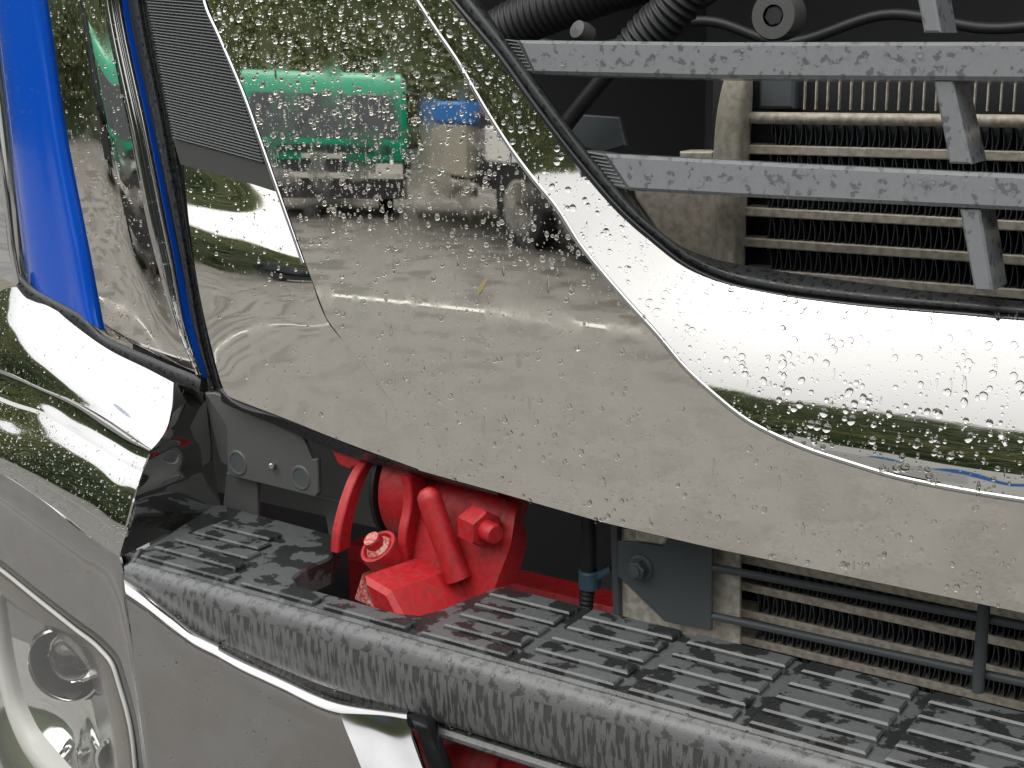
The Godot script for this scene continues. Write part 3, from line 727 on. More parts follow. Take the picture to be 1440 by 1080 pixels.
func step() -> void:
	var y := 0.983
	var s := Node3D.new()
	s.name = "bumper_step"
	truck.add_child(s)
	s.set_meta("label", "wet black plastic step along the bumper with ribbed treads")
	var top := PackedVector3Array()
	for q in [[-1.300, 0.128], [-1.318, 0.105], [-1.33, 0.05], [-1.372, -0.085], [-1.13, -0.072], [-1.088, -0.005], [-1.09, 0.045], [-1.083, 0.068], [-1.06, 0.084], [-0.905, 0.086], [-0.883, 0.078], [-0.872, 0.055], [-0.856, -0.032], [-0.846, -0.042], [-0.62, -0.034], [0.45, -0.034], [0.45, 0.128]]:
		top.append(Vector3(q[0], y, q[1]))
	plate("tread_plate", top, Vector3(0, -0.035, 0), 0.003, M.step_top, s)
	var prof := [[0.1262, 0.972], [0.1300, 0.9812], [0.1355, 0.9822], [0.1430, 0.9790], [0.1485, 0.9725], [0.1515, 0.962], [0.1518, 0.945], [0.1505, 0.925], [0.1485, 0.908], [0.1455, 0.9005], [0.140, 0.897], [0.120, 0.8955]]
	var g := Grid.new()
	var xs := []
	for k in 9: xs.append([-1.325 + 0.028 * sin(k / 8.0 * PI / 2), 0.026 * (1 - sin(k / 8.0 * PI / 2 + 0.0)) + 0.012 * (1.0 - k / 8.0)])
	for k in 40: xs.append([lerpf(-1.28, 0.45, k / 39.0), 0.0])
	for q in prof:
		var row := PackedVector3Array()
		for x in xs: row.append(Vector3(x[0], q[1], q[0] - x[1]))
		g.p.append(row)
	finish(g, Vector3(0, 0.2, 1))
	var lipg := Grid.new()
	lipg.p = g.p.slice(0, 6)
	lipg.n = g.n.slice(0, 6)
	var faceg := Grid.new()
	faceg.p = g.p.slice(5)
	faceg.n = g.n.slice(5)
	var lip := sheet("step_lip", lipg, 0.003, M.step_lip, s)
	sheet("step_face", faceg, 0.003, M.step_face, s)
	drops(lip, lipg, 620, 0.0006, 0.0026, 40, 11)
	var mb := Mb.new()
	box(mb, Vector3(-1.26, 0.8795, 0.08), Vector3(0.45, 0.8915, 0.1455), 0.004)
	put("step_lower_rail", mb.mesh(), M.step_lip, s)
	# treads: five rows of raised pads
	var rows := [0.113, 0.082, 0.049, 0.017, -0.016]
	var pads := []
	for r in 5:
		for k in 10:
			var x0 := -0.846 + 0.1285 * k
			var slack := 0.012 if r > 0 and k == 0 else 0.0
			pads.append([x0 + slack * (1.0 - r * 0.2), x0 + 0.112, rows[r], 0.0125 if r else 0.0105])
	pads.append_array([[-1.293, -1.137, 0.113, 0.0105], [-1.117, -1.003, 0.113, 0.0105], [-0.987, -0.868, 0.113, 0.0105]])
	for r in range(1, 5):
		pads.append([-1.305 + 0.002 * r, -1.145 - 0.012 * r, rows[r] - 0.002, 0.0125])
	for p in pads:
		mb = Mb.new()
		prism(mb, P([p[0], y + 0.0058, p[2] - p[3], p[1], y + 0.0058, p[2] - p[3], p[1], y + 0.0058, p[2] + p[3], p[0], y + 0.0058, p[2] + p[3]]), Vector3(0, -0.0068, 0), 0.0020)
		put("tread_pad", mb.mesh(), M.step_top, s)
	var tg := Grid.new()
	for j in 2: tg.p.append(PackedVector3Array([Vector3(-0.84, y, -0.01 + 0.13 * j), Vector3(-0.15, y, -0.01 + 0.13 * j)]))
	finish(tg, Vector3.UP)
	var hang := Grid.new()
	for j in 2: hang.p.append(PackedVector3Array([Vector3(-1.2, 0.8970 - 0.001 * j, 0.141 + 0.004 * j), Vector3(-0.45, 0.8970 - 0.001 * j, 0.141 + 0.004 * j)]))
	finish(hang, Vector3(0, -0.7, 0.7))
	drops(s, hang, 30, 0.0012, 0.0032, 6, 13)

func hinge() -> void:
	var h := Node3D.new()
	h.name = "tilt_hinge"
	truck.add_child(h)
	h.set_meta("label", "bright red cast hinge standing in the notch of the step")
	var front := spline(P([-1.07,1.1157,-0.0805, -1.07,1.1004,-0.0666, -1.07,1.0837,-0.0444, -1.07,1.0583,-0.0247, -1.07,1.0316,-0.0105, -1.07,1.0139,-0.0038, -1.07,0.994,-0.001]), 16)
	var cheek := func(f: PackedVector3Array, back: float) -> PackedVector3Array:
		var o := f.duplicate()
		for k in range(f.size() - 1, -1, -2): o.append(f[k] + Vector3(0, 0, -back))
		return o
	plate("cheek_plate", cheek.call(front, 0.024), Vector3(-0.0125, 0, 0), 0.0015, M.red, h)
	front = spline(P([-0.978,1.1003,-0.032, -0.978,1.0893,-0.0356, -0.978,1.0754,-0.0362, -0.978,1.0538,-0.0322, -0.978,1.0351,-0.024, -0.978,1.0175,-0.0216, -0.978,0.9902,-0.0257]), 18)
	plate("cheek_plate", cheek.call(front, 0.030), Vector3(-0.0125, 0, 0), 0.0015, M.red, h)
	# drum between the cheeks
	var c := Vector3(-1.03, 1.052, -0.137)
	turned("hinge_drum", [Vector2(0, -0.024), Vector2(0.074, -0.024), Vector2(0.078, -0.020), Vector2(0.078, 0.036), Vector2(0, 0.036)], c, Vector3.RIGHT, M.red, h, 48)
	turned("drum_seal", [Vector2(0, -0.035), Vector2(0.079, -0.035), Vector2(0.082, -0.032), Vector2(0.082, -0.026), Vector2(0, -0.026)], c, Vector3.RIGHT, M.black, h, 48)
	turned("drum_core", [Vector2(0, -0.050), Vector2(0.06, -0.050), Vector2(0.06, -0.035), Vector2(0, -0.035)], c, Vector3.RIGHT, M.black, h, 32)
	# cast letters on the drum
	for q in [[0.80, -0.018, "O"], [0.80, 0.008, "B"], [1.15, -0.006, "8"]]:
		var tm := TextMesh.new()
		var f := SystemFont.new()
		f.font_names = PackedStringArray(["Droid Sans"])
		tm.font = f
		tm.text = q[2]
		tm.font_size = 12
		tm.pixel_size = 0.0011
		tm.depth = 0.0025
		var o := put("cast_letter", tm, M.red, h)
		var a: float = q[0]
		o.transform = Transform3D(Basis(Vector3.RIGHT, -a), c + Vector3(q[1], sin(a) * 0.0782, cos(a) * 0.0782))
	# bolt boss and its bolt
	var ax := Vector3(-0.18, 0.80, 0.56).normalized()
	var b := Vector3(-1.015, 1.0107, -0.0117)
	turned("bolt_boss", [Vector2(0, -0.055), Vector2(0.0245, -0.055), Vector2(0.0255, -0.006), Vector2(0.0245, 0.0), Vector2(0.0205, 0.0), Vector2(0.0185, -0.005), Vector2(0, -0.005)], b, ax, M.red, h, 32)
	turned("bolt_flange", [Vector2(0, -0.004), Vector2(0.0165, -0.004), Vector2(0.0165, -0.001), Vector2(0.012, 0.003), Vector2(0, 0.003)], b, ax, M.red_bare, h, 28)
	plate("boss_bolt", circle(b + ax * 0.014, ax, 0.0115, 6, 0.2), ax * -0.012, 0.001, M.red, h)
	turned("bolt_socket", [Vector2(0.0095, 0.0135), Vector2(0.0103, 0.0155), Vector2(0.0085, 0.0155), Vector2(0.0065, 0.0145), Vector2(0, 0.0145)], b, ax, M.red_bare, h, 24)
	# lower block in the notch
	plate("hinge_block", P([-0.9905,0.9968,0.05, -0.9392,0.9916,0.05, -0.9082,0.9584,0.05, -0.9679,0.9519,0.05]), Vector3(0.03, 0.0, -0.13), 0.006, M.red, h)
	turned("boss_base", [Vector2(0, -0.075), Vector2(0.030, -0.075), Vector2(0.030, -0.034), Vector2(0.0265, -0.030), Vector2(0, -0.030)], b, ax, M.red, h, 32)
	plate("hinge_block", P([-1.0481,0.9381,0, -1.0334,0.9735,0, -1.026,0.9429,0, -1.0152,0.9321,0, -1.0448,0.935,0]), Vector3(0.0, 0.0, -0.06), 0.003, M.red_bare, h)
	# main casting, arm, nut
	var body := loft([P([-1.0682,1.0901,-0.125, -0.9762,1.0948,-0.125, -0.8844,1.0852,-0.125, -0.8584,1.0767,-0.125]), P([-1.0169,1.0656,-0.07, -0.9478,1.0773,-0.07, -0.8738,1.0764,-0.07, -0.8463,1.0722,-0.07]), P([-0.997,1.025,-0.045, -0.9309,1.0374,-0.045, -0.8679,1.0402,-0.045, -0.8395,1.0367,-0.045]), P([-0.9833,0.9804,-0.032, -0.9339,0.9859,-0.032, -0.8914,0.9856,-0.032, -0.85,0.9943,-0.032]), P([-1.0009,0.93,-0.03, -0.9673,0.9298,-0.03, -0.9234,0.936,-0.03, -0.8595,0.9658,-0.03]), P([-1.019,0.8796,-0.05, -0.9846,0.8828,-0.05, -0.9284,0.9009,-0.05, -0.8636,0.9347,-0.05])], 26, 30, Vector3(0, 0, 1))
	sheet("hinge_casting", body, 0.04, M.red, h)
	pipe("casting_rib", spline(P([-0.9399,1.0816,-0.022, -0.9321,1.0623,-0.022, -0.9224,1.0398,-0.022, -0.9107,1.0123,-0.022, -0.9,0.9872,-0.022]), 20), 0.0150, M.red, h)
	turned("rib_end", [Vector2(0, -0.015), Vector2(0.0075, -0.013), Vector2(0.013, -0.0075), Vector2(0.015, 0), Vector2(0.013, 0.0075), Vector2(0.0075, 0.013), Vector2(0, 0.015)], Vector3(-0.9399, 1.0816, -0.022), Vector3(0.2, 1, 0), M.red, h)
	var n := Vector3(-0.8701, 1.0567, -0.028)
	var na := Vector3(0.93, 0.0, 0.36).normalized()
	plate("hinge_nut", circle(n + na * 0.012, na, 0.0235, 6, 0.5), na * -0.03, 0.002, M.red, h)
	turned("hinge_stud", [Vector2(0, 0.0), Vector2(0.0125, 0.0), Vector2(0.0125, 0.022), Vector2(0.010, 0.025), Vector2(0, 0.025)], n + na * 0.006, na, M.red, h, 24)
	plate("hinge_ear", P([-1.1378,1.1252,-0.06, -1.0616,1.1128,-0.06, -1.0801,1.0939,-0.06, -1.0961,1.0829,-0.06, -1.1161,1.0873,-0.06]), Vector3(0, 0, -0.05), 0.002, M.red, h)
	# crossmember behind
	var mb := Mb.new()
	box(mb, Vector3(-1.6, 0.45, -0.68), Vector3(-0.72, 0.705, -0.60), 0.02)
	put("red_crossmember", mb.mesh(), M.red, truck, "red crossmember deep behind the hinge")
	# red casting seen below the step
	turned("lower_red_casting", [Vector2(0, -0.10), Vector2(0.045, -0.10), Vector2(0.05, -0.06), Vector2(0.038, 0.0), Vector2(0.05, 0.08), Vector2(0, 0.1)], Vector3(-0.8296, 0.7927, 0.02), Vector3(1, 0.1, 0), M.red, truck)
	turned("lower_red_casting", [Vector2(0, -0.03), Vector2(0.035, -0.03), Vector2(0.035, 0.02), Vector2(0.02, 0.03), Vector2(0, 0.03)], Vector3(-0.8233, 0.8163, 0.06), Vector3(0.2, 0.7, 0.6), M.red, truck)

func inner_brackets() -> void:
	var o := plate("lamp_bracket", P([-1.3617,1.1488,-0.07, -1.3246,1.1061,-0.07, -1.3295,1.0398,-0.07, -1.3203,1.035,-0.07, -1.1677,1.0312,-0.07, -1.161,1.0383,-0.07, -1.159,1.0857,-0.07, -1.1704,1.083,-0.07, -1.1856,1.1149,-0.07, -1.2264,1.1277,-0.07, -1.302,1.1464,-0.07, -1.3448,1.1519,-0.07]), Vector3(0, 0, -0.006), 0.0015, M.plastic, truck, "grey plastic bracket with two round recesses")
	for q in [[Vector3(-1.3075, 1.0566, -0.07), 0.0165], [Vector3(-1.1912, 1.054, -0.07), 0.0155]]:
		turned("recess_ring", [Vector2(q[1] - 0.0035, 0.0), Vector2(q[1] - 0.003, 0.0012), Vector2(q[1], 0.0016), Vector2(q[1] + 0.002, 0.0)], q[0], Vector3.BACK, M.plastic, o)
		turned("recess_disc", [Vector2(0, 0.0002), Vector2(q[1] - 0.0035, 0.0006)], q[0], Vector3.BACK, M.bracket, o)
	turned("clip_pin", [Vector2(0.004, 0.0), Vector2(0.004, 0.008), Vector2(0.003, 0.009), Vector2(0, 0.009)], Vector3(-1.2395, 1.0645, -0.069), Vector3(0.5, 0.1, 1), M.steel, o)
	plate("bracket_foot", P([-1.3466,1.0329,-0.085, -1.2869,1.0281,-0.085, -1.2915,0.9733,-0.085, -1.361,0.9691,-0.085]), Vector3(0, 0, -0.006), 0.0015, M.plastic, truck)
	plate("bracket_web", P([-1.3859,1.1424,-0.09, -1.3664,1.1407,-0.09, -1.3427,1.0987,-0.09, -1.3481,1.0407,-0.09, -1.3618,1.0438,-0.09]), Vector3(0, 0, -0.01), 0.001, M.plastic, truck)
	plate("cross_stay", P([-1.2306,1.0101,-0.12, -1.1662,1.0109,-0.12, -1.1697,0.9539,-0.12, -1.1925,0.9578,-0.12, -1.1989,0.998,-0.12, -1.2314,0.9985,-0.12]), Vector3(0, 0, -0.01), 0.001, M.plastic, truck)
	var mb := Mb.new()
	box(mb, Vector3(-1.6, 0.90, -0.32), Vector3(-1.2, 1.5, -0.30))
	put("inner_shield", mb.mesh(), M.bay, truck)

func cab_corner() -> void:
	# rubber seal with a groove, blue cab edge, plated strip, mirror panel, blue door edge
	var seal := loft([P([-1.5166,1.735,-0.1237, -1.51,1.6784,-0.123, -1.475,1.5053,-0.1195, -1.4392,1.3285,-0.1159, -1.4141,1.188,-0.1134, -1.3979,1.1486,-0.1118]), P([-1.4743,1.7319,-0.1014, -1.4677,1.6765,-0.1008, -1.4349,1.5071,-0.0975, -1.406,1.3336,-0.0946, -1.3813,1.1957,-0.0921, -1.3659,1.1519,-0.0906]), P([-1.4792,1.7326,-0.1119, -1.4725,1.6769,-0.1113, -1.4394,1.5065,-0.1079, -1.4102,1.3319,-0.105, -1.3869,1.1931,-0.1027, -1.3719,1.1448,-0.1012]), P([-1.4534,1.7309,-0.1013, -1.4499,1.6759,-0.101, -1.4201,1.5073,-0.098, -1.3943,1.3342,-0.0954, -1.3679,1.1971,-0.0928, -1.3504,1.1456,-0.091]), P([-1.4726,1.733,-0.1273, -1.4657,1.6769,-0.1266, -1.44,1.5056,-0.124, -1.4136,1.3295,-0.1214, -1.3852,1.1901,-0.1185, -1.3662,1.1338,-0.1166])], 60, 17, Vector3(0.2, 0, 1))
	sheet("cab_seal", seal, 0.004, M.rubber, truck, "black rubber seal between front panel and cab corner")
	var stripe := loft([P([-1.51,1.734,-0.108, -1.5067,1.6779,-0.1077, -1.4706,1.5062,-0.1041, -1.4353,1.3308,-0.1005, -1.4073,1.1918,-0.0977, -1.3947,1.1636,-0.0965]), P([-1.5088,1.7343,-0.1169, -1.5055,1.6781,-0.1165, -1.4706,1.5057,-0.1131, -1.4351,1.3296,-0.1095, -1.4037,1.1905,-0.1064, -1.3913,1.1602,-0.1051])], 50, 4, Vector3(0.3, 0, 1))
	sheet("blue_cab_edge", stripe, 0.004, M.blue, truck, "thin line of blue cab paint beside the plated strip")
	var strip := loft([P([-1.5631,1.737,-0.1163, -1.5568,1.6798,-0.1157, -1.5204,1.505,-0.112, -1.4833,1.3265,-0.1083, -1.4414,1.2179,-0.1041, -1.409,1.1662,-0.1009]), P([-1.5355,1.735,-0.1015, -1.5291,1.6786,-0.1009, -1.4932,1.5062,-0.0973, -1.4565,1.3303,-0.0936, -1.419,1.2176,-0.0899, -1.3914,1.1691,-0.0871]), P([-1.5379,1.7355,-0.1098, -1.5315,1.6788,-0.1092, -1.4953,1.5057,-0.1055, -1.46,1.3289,-0.102, -1.4246,1.2104,-0.0985, -1.398,1.1654,-0.0958]), P([-1.5095,1.7335,-0.0989, -1.5047,1.6777,-0.0985, -1.4688,1.5067,-0.0949, -1.4321,1.3322,-0.0912, -1.4031,1.2043,-0.0883, -1.3853,1.1679,-0.0865]), P([-1.5113,1.7341,-0.1091, -1.508,1.678,-0.1088, -1.4718,1.5061,-0.1052, -1.4365,1.3306,-0.1016, -1.4085,1.1914,-0.0988, -1.3959,1.1633,-0.0976])], 60, 21, Vector3(0.2, 0, 1))
	var o := sheet("plated_strip", strip, 0.003, M.chrome, truck, "plated strip running down the cab corner")
	drops(o, strip, 70, 0.0006, 0.0014, 0, 21)
	var mir := loft([P([-1.6982,1.7443,-0.1293, -1.6904,1.6846,-0.1285, -1.674,1.5017,-0.1269, -1.6424,1.3244,-0.1237, -1.6282,1.2395,-0.1223, -1.6217,1.1988,-0.1217]), P([-1.6812,1.7434,-0.1271, -1.6734,1.684,-0.1263, -1.6568,1.5021,-0.1247, -1.6307,1.3254,-0.1221, -1.6183,1.2406,-0.1208, -1.6124,1.1956,-0.1202]), P([-1.6548,1.7419,-0.1235, -1.647,1.683,-0.1227, -1.6301,1.5028,-0.121, -1.6074,1.3273,-0.1187, -1.5987,1.2428,-0.1179, -1.5951,1.1946,-0.1175]), P([-1.6047,1.7391,-0.1175, -1.5967,1.6812,-0.1167, -1.569,1.5041,-0.1139, -1.539,1.3328,-0.1109, -1.5125,1.2416,-0.1082, -1.4918,1.1809,-0.1062]), P([-1.5658,1.7372,-0.1186, -1.5594,1.6799,-0.1179, -1.523,1.5048,-0.1143, -1.4858,1.3261,-0.1106, -1.4439,1.2172,-0.1064, -1.4114,1.1655,-0.1031])], 60, 28, Vector3(0, 0, 1))
	o = sheet("corner_mirror_panel", mir, 0.004, M.mirror, truck, "plated cab corner panel reflecting a wheel and wet ground")
	drops(o, mir, 600, 0.0006, 0.0022, 10, 22)
	var blue := loft([P([-1.9011,1.7568,-0.1801, -1.8894,1.6924,-0.1789, -1.8804,1.5511,-0.178, -1.8774,1.3944,-0.1777, -1.872,1.2678,-0.1772, -1.8684,1.2424,-0.1768]), P([-1.8333,1.7517,-0.1433, -1.8239,1.6894,-0.1424, -1.8169,1.5525,-0.1417, -1.8118,1.4005,-0.1412, -1.8083,1.2776,-0.1408, -1.8056,1.2483,-0.1406]), P([-1.7584,1.7474,-0.1298, -1.7509,1.6867,-0.1291, -1.7317,1.5323,-0.1272, -1.7158,1.3737,-0.1256, -1.7076,1.2653,-0.1248, -1.7029,1.2248,-0.1243]), P([-1.7139,1.7452,-0.1304, -1.7062,1.6852,-0.1296, -1.69,1.5014,-0.128, -1.6584,1.3233,-0.1248, -1.6442,1.2379,-0.1234, -1.6348,1.2039,-0.1225]), P([-1.7109,1.746,-0.1531, -1.7029,1.6855,-0.1523, -1.686,1.5003,-0.1506, -1.6537,1.3207,-0.1474, -1.643,1.2343,-0.1463, -1.6366,1.1907,-0.1457])], 50, 24, Vector3(0, 0, 1))
	o = sheet("blue_cab_panel", blue, 0.004, M.blue, truck, "glossy bright blue cab panel at the corner")
	drops(o, blue, 260, 0.0006, 0.0014, 0, 23)
	var post := loft([P([-1.9667,1.7612,-0.2067, -1.9548,1.6952,-0.2055, -1.9503,1.5501,-0.205, -1.9479,1.389,-0.2048, -1.9428,1.2588,-0.2043, -1.9343,1.2355,-0.2034]), P([-1.9143,1.7574,-0.1794, -1.9027,1.6928,-0.1783, -1.8959,1.5511,-0.1776, -1.8933,1.3938,-0.1773, -1.8881,1.2667,-0.1768, -1.8851,1.2375,-0.1765]), P([-1.9091,1.7574,-0.1859, -1.8974,1.6928,-0.1847, -1.8883,1.5509,-0.1838, -1.8853,1.3935,-0.1835, -1.8799,1.2664,-0.183, -1.8762,1.2409,-0.1826])], 40, 12, Vector3(0, 0, 1))
	sheet("door_post_trim", post, 0.003, M.chrome_dark, truck)
	var door := loft([P([-2.1447,1.7727,-0.2645, -2.1255,1.7021,-0.2626, -2.1246,1.5479,-0.2625, -2.1144,1.3768,-0.2614, -2.1026,1.2646,-0.2603, -2.0959,1.2397,-0.2596]), P([-1.9667,1.7612,-0.2067, -1.9548,1.6952,-0.2055, -1.9503,1.5501,-0.205, -1.9479,1.389,-0.2048, -1.9428,1.2588,-0.2043, -1.9325,1.2332,-0.2033])], 30, 8, Vector3(0, 0, 1))
	sheet("door_edge", door, 0.003, M.chrome_dark, truck)
	# black trim along the bottom
	var trim := loft([P([-1.8671,1.2611,-0.1617, -1.8427,1.2471,-0.1593, -1.7676,1.2269,-0.1518, -1.6986,1.2105,-0.1449, -1.6462,1.1864,-0.1396, -1.6056,1.1781,-0.1356, -1.5364,1.1684,-0.1286, -1.4863,1.161,-0.1236, -1.4184,1.1534,-0.1168]), P([-1.8269,1.2652,-0.1307, -1.8031,1.2515,-0.1283, -1.7295,1.2319,-0.121, -1.662,1.2159,-0.1142, -1.6109,1.1913,-0.1091, -1.5693,1.1834,-0.1049, -1.5017,1.174,-0.0982, -1.4527,1.1669,-0.0933, -1.3864,1.1585,-0.0866]), P([-1.8269,1.2598,-0.1287, -1.8035,1.2439,-0.1263, -1.7299,1.2244,-0.119, -1.6606,1.2077,-0.1121, -1.6098,1.1809,-0.107, -1.568,1.1743,-0.1028, -1.5035,1.1667,-0.0963, -1.4576,1.1603,-0.0918, -1.3865,1.1507,-0.0846]), P([-1.8746,1.2471,-0.1575, -1.8527,1.2306,-0.1553, -1.775,1.211,-0.1475, -1.6966,1.1914,-0.1397, -1.6468,1.1628,-0.1347, -1.6058,1.1559,-0.1306, -1.5397,1.1483,-0.124, -1.4961,1.1414,-0.1196, -1.4179,1.1346,-0.1118])], 60, 14, Vector3(0, 0, 1))
	sheet("corner_trim", trim, 0.004, M.rubber, truck, "black trim bent along the bottom of the cab corner")

func bumper_corner() -> void:
	var g := loft([
		P([-2.015,1.2016,-0.1827, -1.8438,1.2457,-0.145, -1.7717,1.237,-0.1292, -1.6945,1.2132,-0.1122, -1.5788,1.1859,-0.0867, -1.4597,1.1727,-0.0605, -1.3967,1.1647,-0.0467]),
		P([-1.968,1.1791,-0.1464, -1.8165,1.2176,-0.113, -1.7369,1.2032,-0.0955, -1.6566,1.1793,-0.0778, -1.5395,1.161,-0.0521, -1.434,1.1396,-0.0289, -1.3693,1.1362,-0.0146]),
		P([-1.9239,1.1608,-0.1127, -1.7875,1.1893,-0.0826, -1.6977,1.1734,-0.0629, -1.6151,1.158,-0.0447, -1.507,1.1393,-0.0209, -1.4128,1.1187,-0.0002, -1.3543,1.115,0.0127]),
		P([-1.8993,1.1458,-0.0932, -1.7751,1.16,-0.0659, -1.6754,1.149,-0.044, -1.5905,1.1394,-0.0253, -1.4867,1.1275,-0.0025, -1.4044,1.1096,0.0156, -1.3537,1.1038,0.0268]),
		P([-1.887,1.1305,-0.0825, -1.7714,1.1318,-0.0571, -1.6659,1.1261,-0.0339, -1.5776,1.1244,-0.0145, -1.4761,1.1149,0.0079, -1.401,1.1023,0.0244, -1.3597,1.0948,0.0335])], 60, 50, Vector3(0, 0.6, 1))
	var o := sheet("bumper_corner", g, 0.003, M.chrome, truck, "bright plated upper lobe of the bumper corner")
	drops(o, g, 260, 0.0006, 0.0020, 0, 31)
	var gr := loft([
		P([-1.887,1.1305,-0.0825, -1.7714,1.1318,-0.0571, -1.6659,1.1261,-0.0339, -1.5776,1.1244,-0.0145, -1.4761,1.1149,0.0079, -1.401,1.1023,0.0244, -1.3597,1.0948,0.0335]),
		P([-1.9187,1.118,-0.1035, -1.8011,1.1194,-0.0777, -1.6938,1.1139,-0.054, -1.604,1.1122,-0.0343, -1.5007,1.1028,-0.0116, -1.4263,1.0896,0.0048, -1.384,1.0832,0.0141]),
		P([-1.9132,1.1078,-0.0983, -1.7964,1.1073,-0.0726, -1.6749,1.1037,-0.0459, -1.5998,1.0988,-0.0294, -1.5035,1.0855,-0.0082, -1.4281,1.076,0.0084, -1.3851,1.0739,0.0179]),
		P([-1.8982,1.0875,-0.085, -1.7824,1.0856,-0.0595, -1.6491,1.0877,-0.0302, -1.5716,1.0787,-0.0132, -1.4862,1.0696,0.0056, -1.4245,1.0631,0.0192, -1.385,1.0626,0.0279])], 50, 26, Vector3(0, 0.3, 1))
	sheet("groove_lip", loft([P([-1.8982,1.0875,-0.085, -1.7824,1.0856,-0.0595, -1.6491,1.0877,-0.0302, -1.5716,1.0787,-0.0132, -1.4862,1.0696,0.0056, -1.4245,1.0631,0.0192, -1.385,1.0626,0.0279]), P([-1.8566,1.0908,-0.0558, -1.7429,1.0905,-0.0308, -1.6102,1.0932,-0.0016, -1.5345,1.0847,0.015, -1.451,1.0759,0.0334, -1.3945,1.0699,0.0458, -1.3576,1.0691,0.0539])], 50, 4, Vector3(0, 1, 0.5)), 0.002, M.chrome, truck)
	o = sheet("bumper_groove", gr, 0.003, M.chrome, truck, "dark concave groove between the two plated lobes")
	drops(o, gr, 60, 0.0008, 0.0030, 6, 32)
	var lo := loft([
		P([-1.8566,1.0908,-0.0558, -1.7429,1.0905,-0.0308, -1.6102,1.0932,-0.0016, -1.5345,1.0847,0.015, -1.451,1.0759,0.0334, -1.3945,1.0699,0.0458, -1.3576,1.0691,0.0539]),
		P([-1.8409,1.0727,-0.0424, -1.7273,1.0756,-0.0174, -1.5949,1.0815,0.0117, -1.5189,1.0778,0.0284, -1.436,1.0706,0.0467, -1.3803,1.0628,0.0589, -1.351,1.0615,0.0654]),
		P([-1.8043,1.0412,-0.0124, -1.692,1.047,0.0124, -1.5893,1.0468,0.035, -1.5053,1.0411,0.0534, -1.4266,1.0335,0.0707, -1.3713,1.0238,0.0829, -1.342,1.0231,0.0893]),
		P([-1.7893,1.0129,0.0019, -1.6889,1.0209,0.024, -1.5772,1.0111,0.0486, -1.4948,0.9991,0.0667, -1.4271,0.9862,0.0816, -1.3806,0.9782,0.0919, -1.3581,0.9791,0.0968]),
		P([-1.7988,0.992,-0.0021, -1.7103,0.9979,0.0173, -1.5966,0.9889,0.0423, -1.5125,0.9796,0.0609, -1.4438,0.967,0.076, -1.3962,0.9613,0.0864, -1.3719,0.9598,0.0918])], 60, 40, Vector3(0, 0.4, 1))
	o = sheet("bumper_corner", lo, 0.003, M.chrome, truck, "plated lower lobe of the bumper corner reflecting trees")
	drops(o, lo, 750, 0.0006, 0.0018, 10, 33)
	# the end of the lobes, turned inwards beside the step
	var fl := loft([P([-1.3967,1.1647,-0.0467, -1.3719,1.135,-0.0182, -1.357,1.1137,0.0091, -1.3568,1.1027,0.0241, -1.3633,1.0906,0.0307, -1.3644,1.0776,0.0384, -1.3608,1.0678,0.0512, -1.3403,1.0451,0.0837, -1.3509,1.0021,0.0934, -1.3731,0.9585,0.0885]), P([-1.3763,1.1437,-0.085, -1.3758,1.1211,-0.085, -1.375,1.1005,-0.085, -1.3739,1.083,-0.085, -1.3725,1.0697,-0.085, -1.3712,1.0542,-0.085, -1.3699,1.0386,-0.085, -1.3676,1.0179,-0.085, -1.3652,0.9993,-0.085, -1.3614,0.9797,-0.085])], 60, 14, Vector3(1, 0.1, 0.4))
	sheet("bumper_end_flange", fl, 0.003, M.chrome, truck, "plated inner end of the bumper reflecting the dark bracket")
	# fascia round the head lamp
	var fa := loft([P([-1.8058,0.9964,-0.0077, -1.7188,0.9949,0.0115, -1.5938,0.9841,0.039, -1.471,0.9639,0.066, -1.3787,0.9567,0.0863, -1.3697,0.9219,0.0883, -1.3673,0.8799,0.0888, -1.3517,0.8046,0.0922, -1.3224,0.6365,0.0987]), P([-1.8061,0.9717,-0.0047, -1.7322,0.9657,0.0115, -1.5956,0.9511,0.0416, -1.4704,0.9411,0.0691, -1.3926,0.9367,0.0862, -1.3762,0.9109,0.0898, -1.3689,0.8764,0.0914, -1.3554,0.7994,0.0944, -1.3317,0.632,0.0996]), P([-1.8641,0.9365,-0.0415, -1.788,0.9295,-0.0247, -1.6578,0.9168,0.0039, -1.5288,0.8991,0.0323, -1.455,0.8878,0.0485, -1.4312,0.8652,0.0537, -1.4225,0.8361,0.0556, -1.4058,0.7614,0.0593, -1.3841,0.5944,0.0641]), P([-1.9047,0.8271,-0.0564, -1.8258,0.8224,-0.0391, -1.7041,0.809,-0.0123, -1.5695,0.7965,0.0173, -1.4863,0.7884,0.0356, -1.4521,0.7756,0.0431, -1.4368,0.748,0.0465, -1.4203,0.7046,0.0501, -1.4093,0.5773,0.0526])], 90, 24, Vector3(0, 0, 1))
	sheet("fascia_return", loft([P([-1.4185,0.9389,0.0565, -1.4092,0.9031,0.0586, -1.4068,0.86,0.0591, -1.3908,0.7826,0.0626, -1.3607,0.6098,0.0692]), P([-1.3952,0.9513,0.0457, -1.374,0.9077,0.0503, -1.3675,0.8661,0.0518, -1.3493,0.7902,0.0557, -1.3189,0.6195,0.0624])], 30, 4, Vector3(0, 0, 1)), 0.003, M.chrome_dark, truck)
	o = sheet("lamp_fascia", fa, 0.003, M.mirror_soft, truck, "plated fascia above and beside the head lamp")
	drops(o, fa, 130, 0.0005, 0.0014, 0, 34)

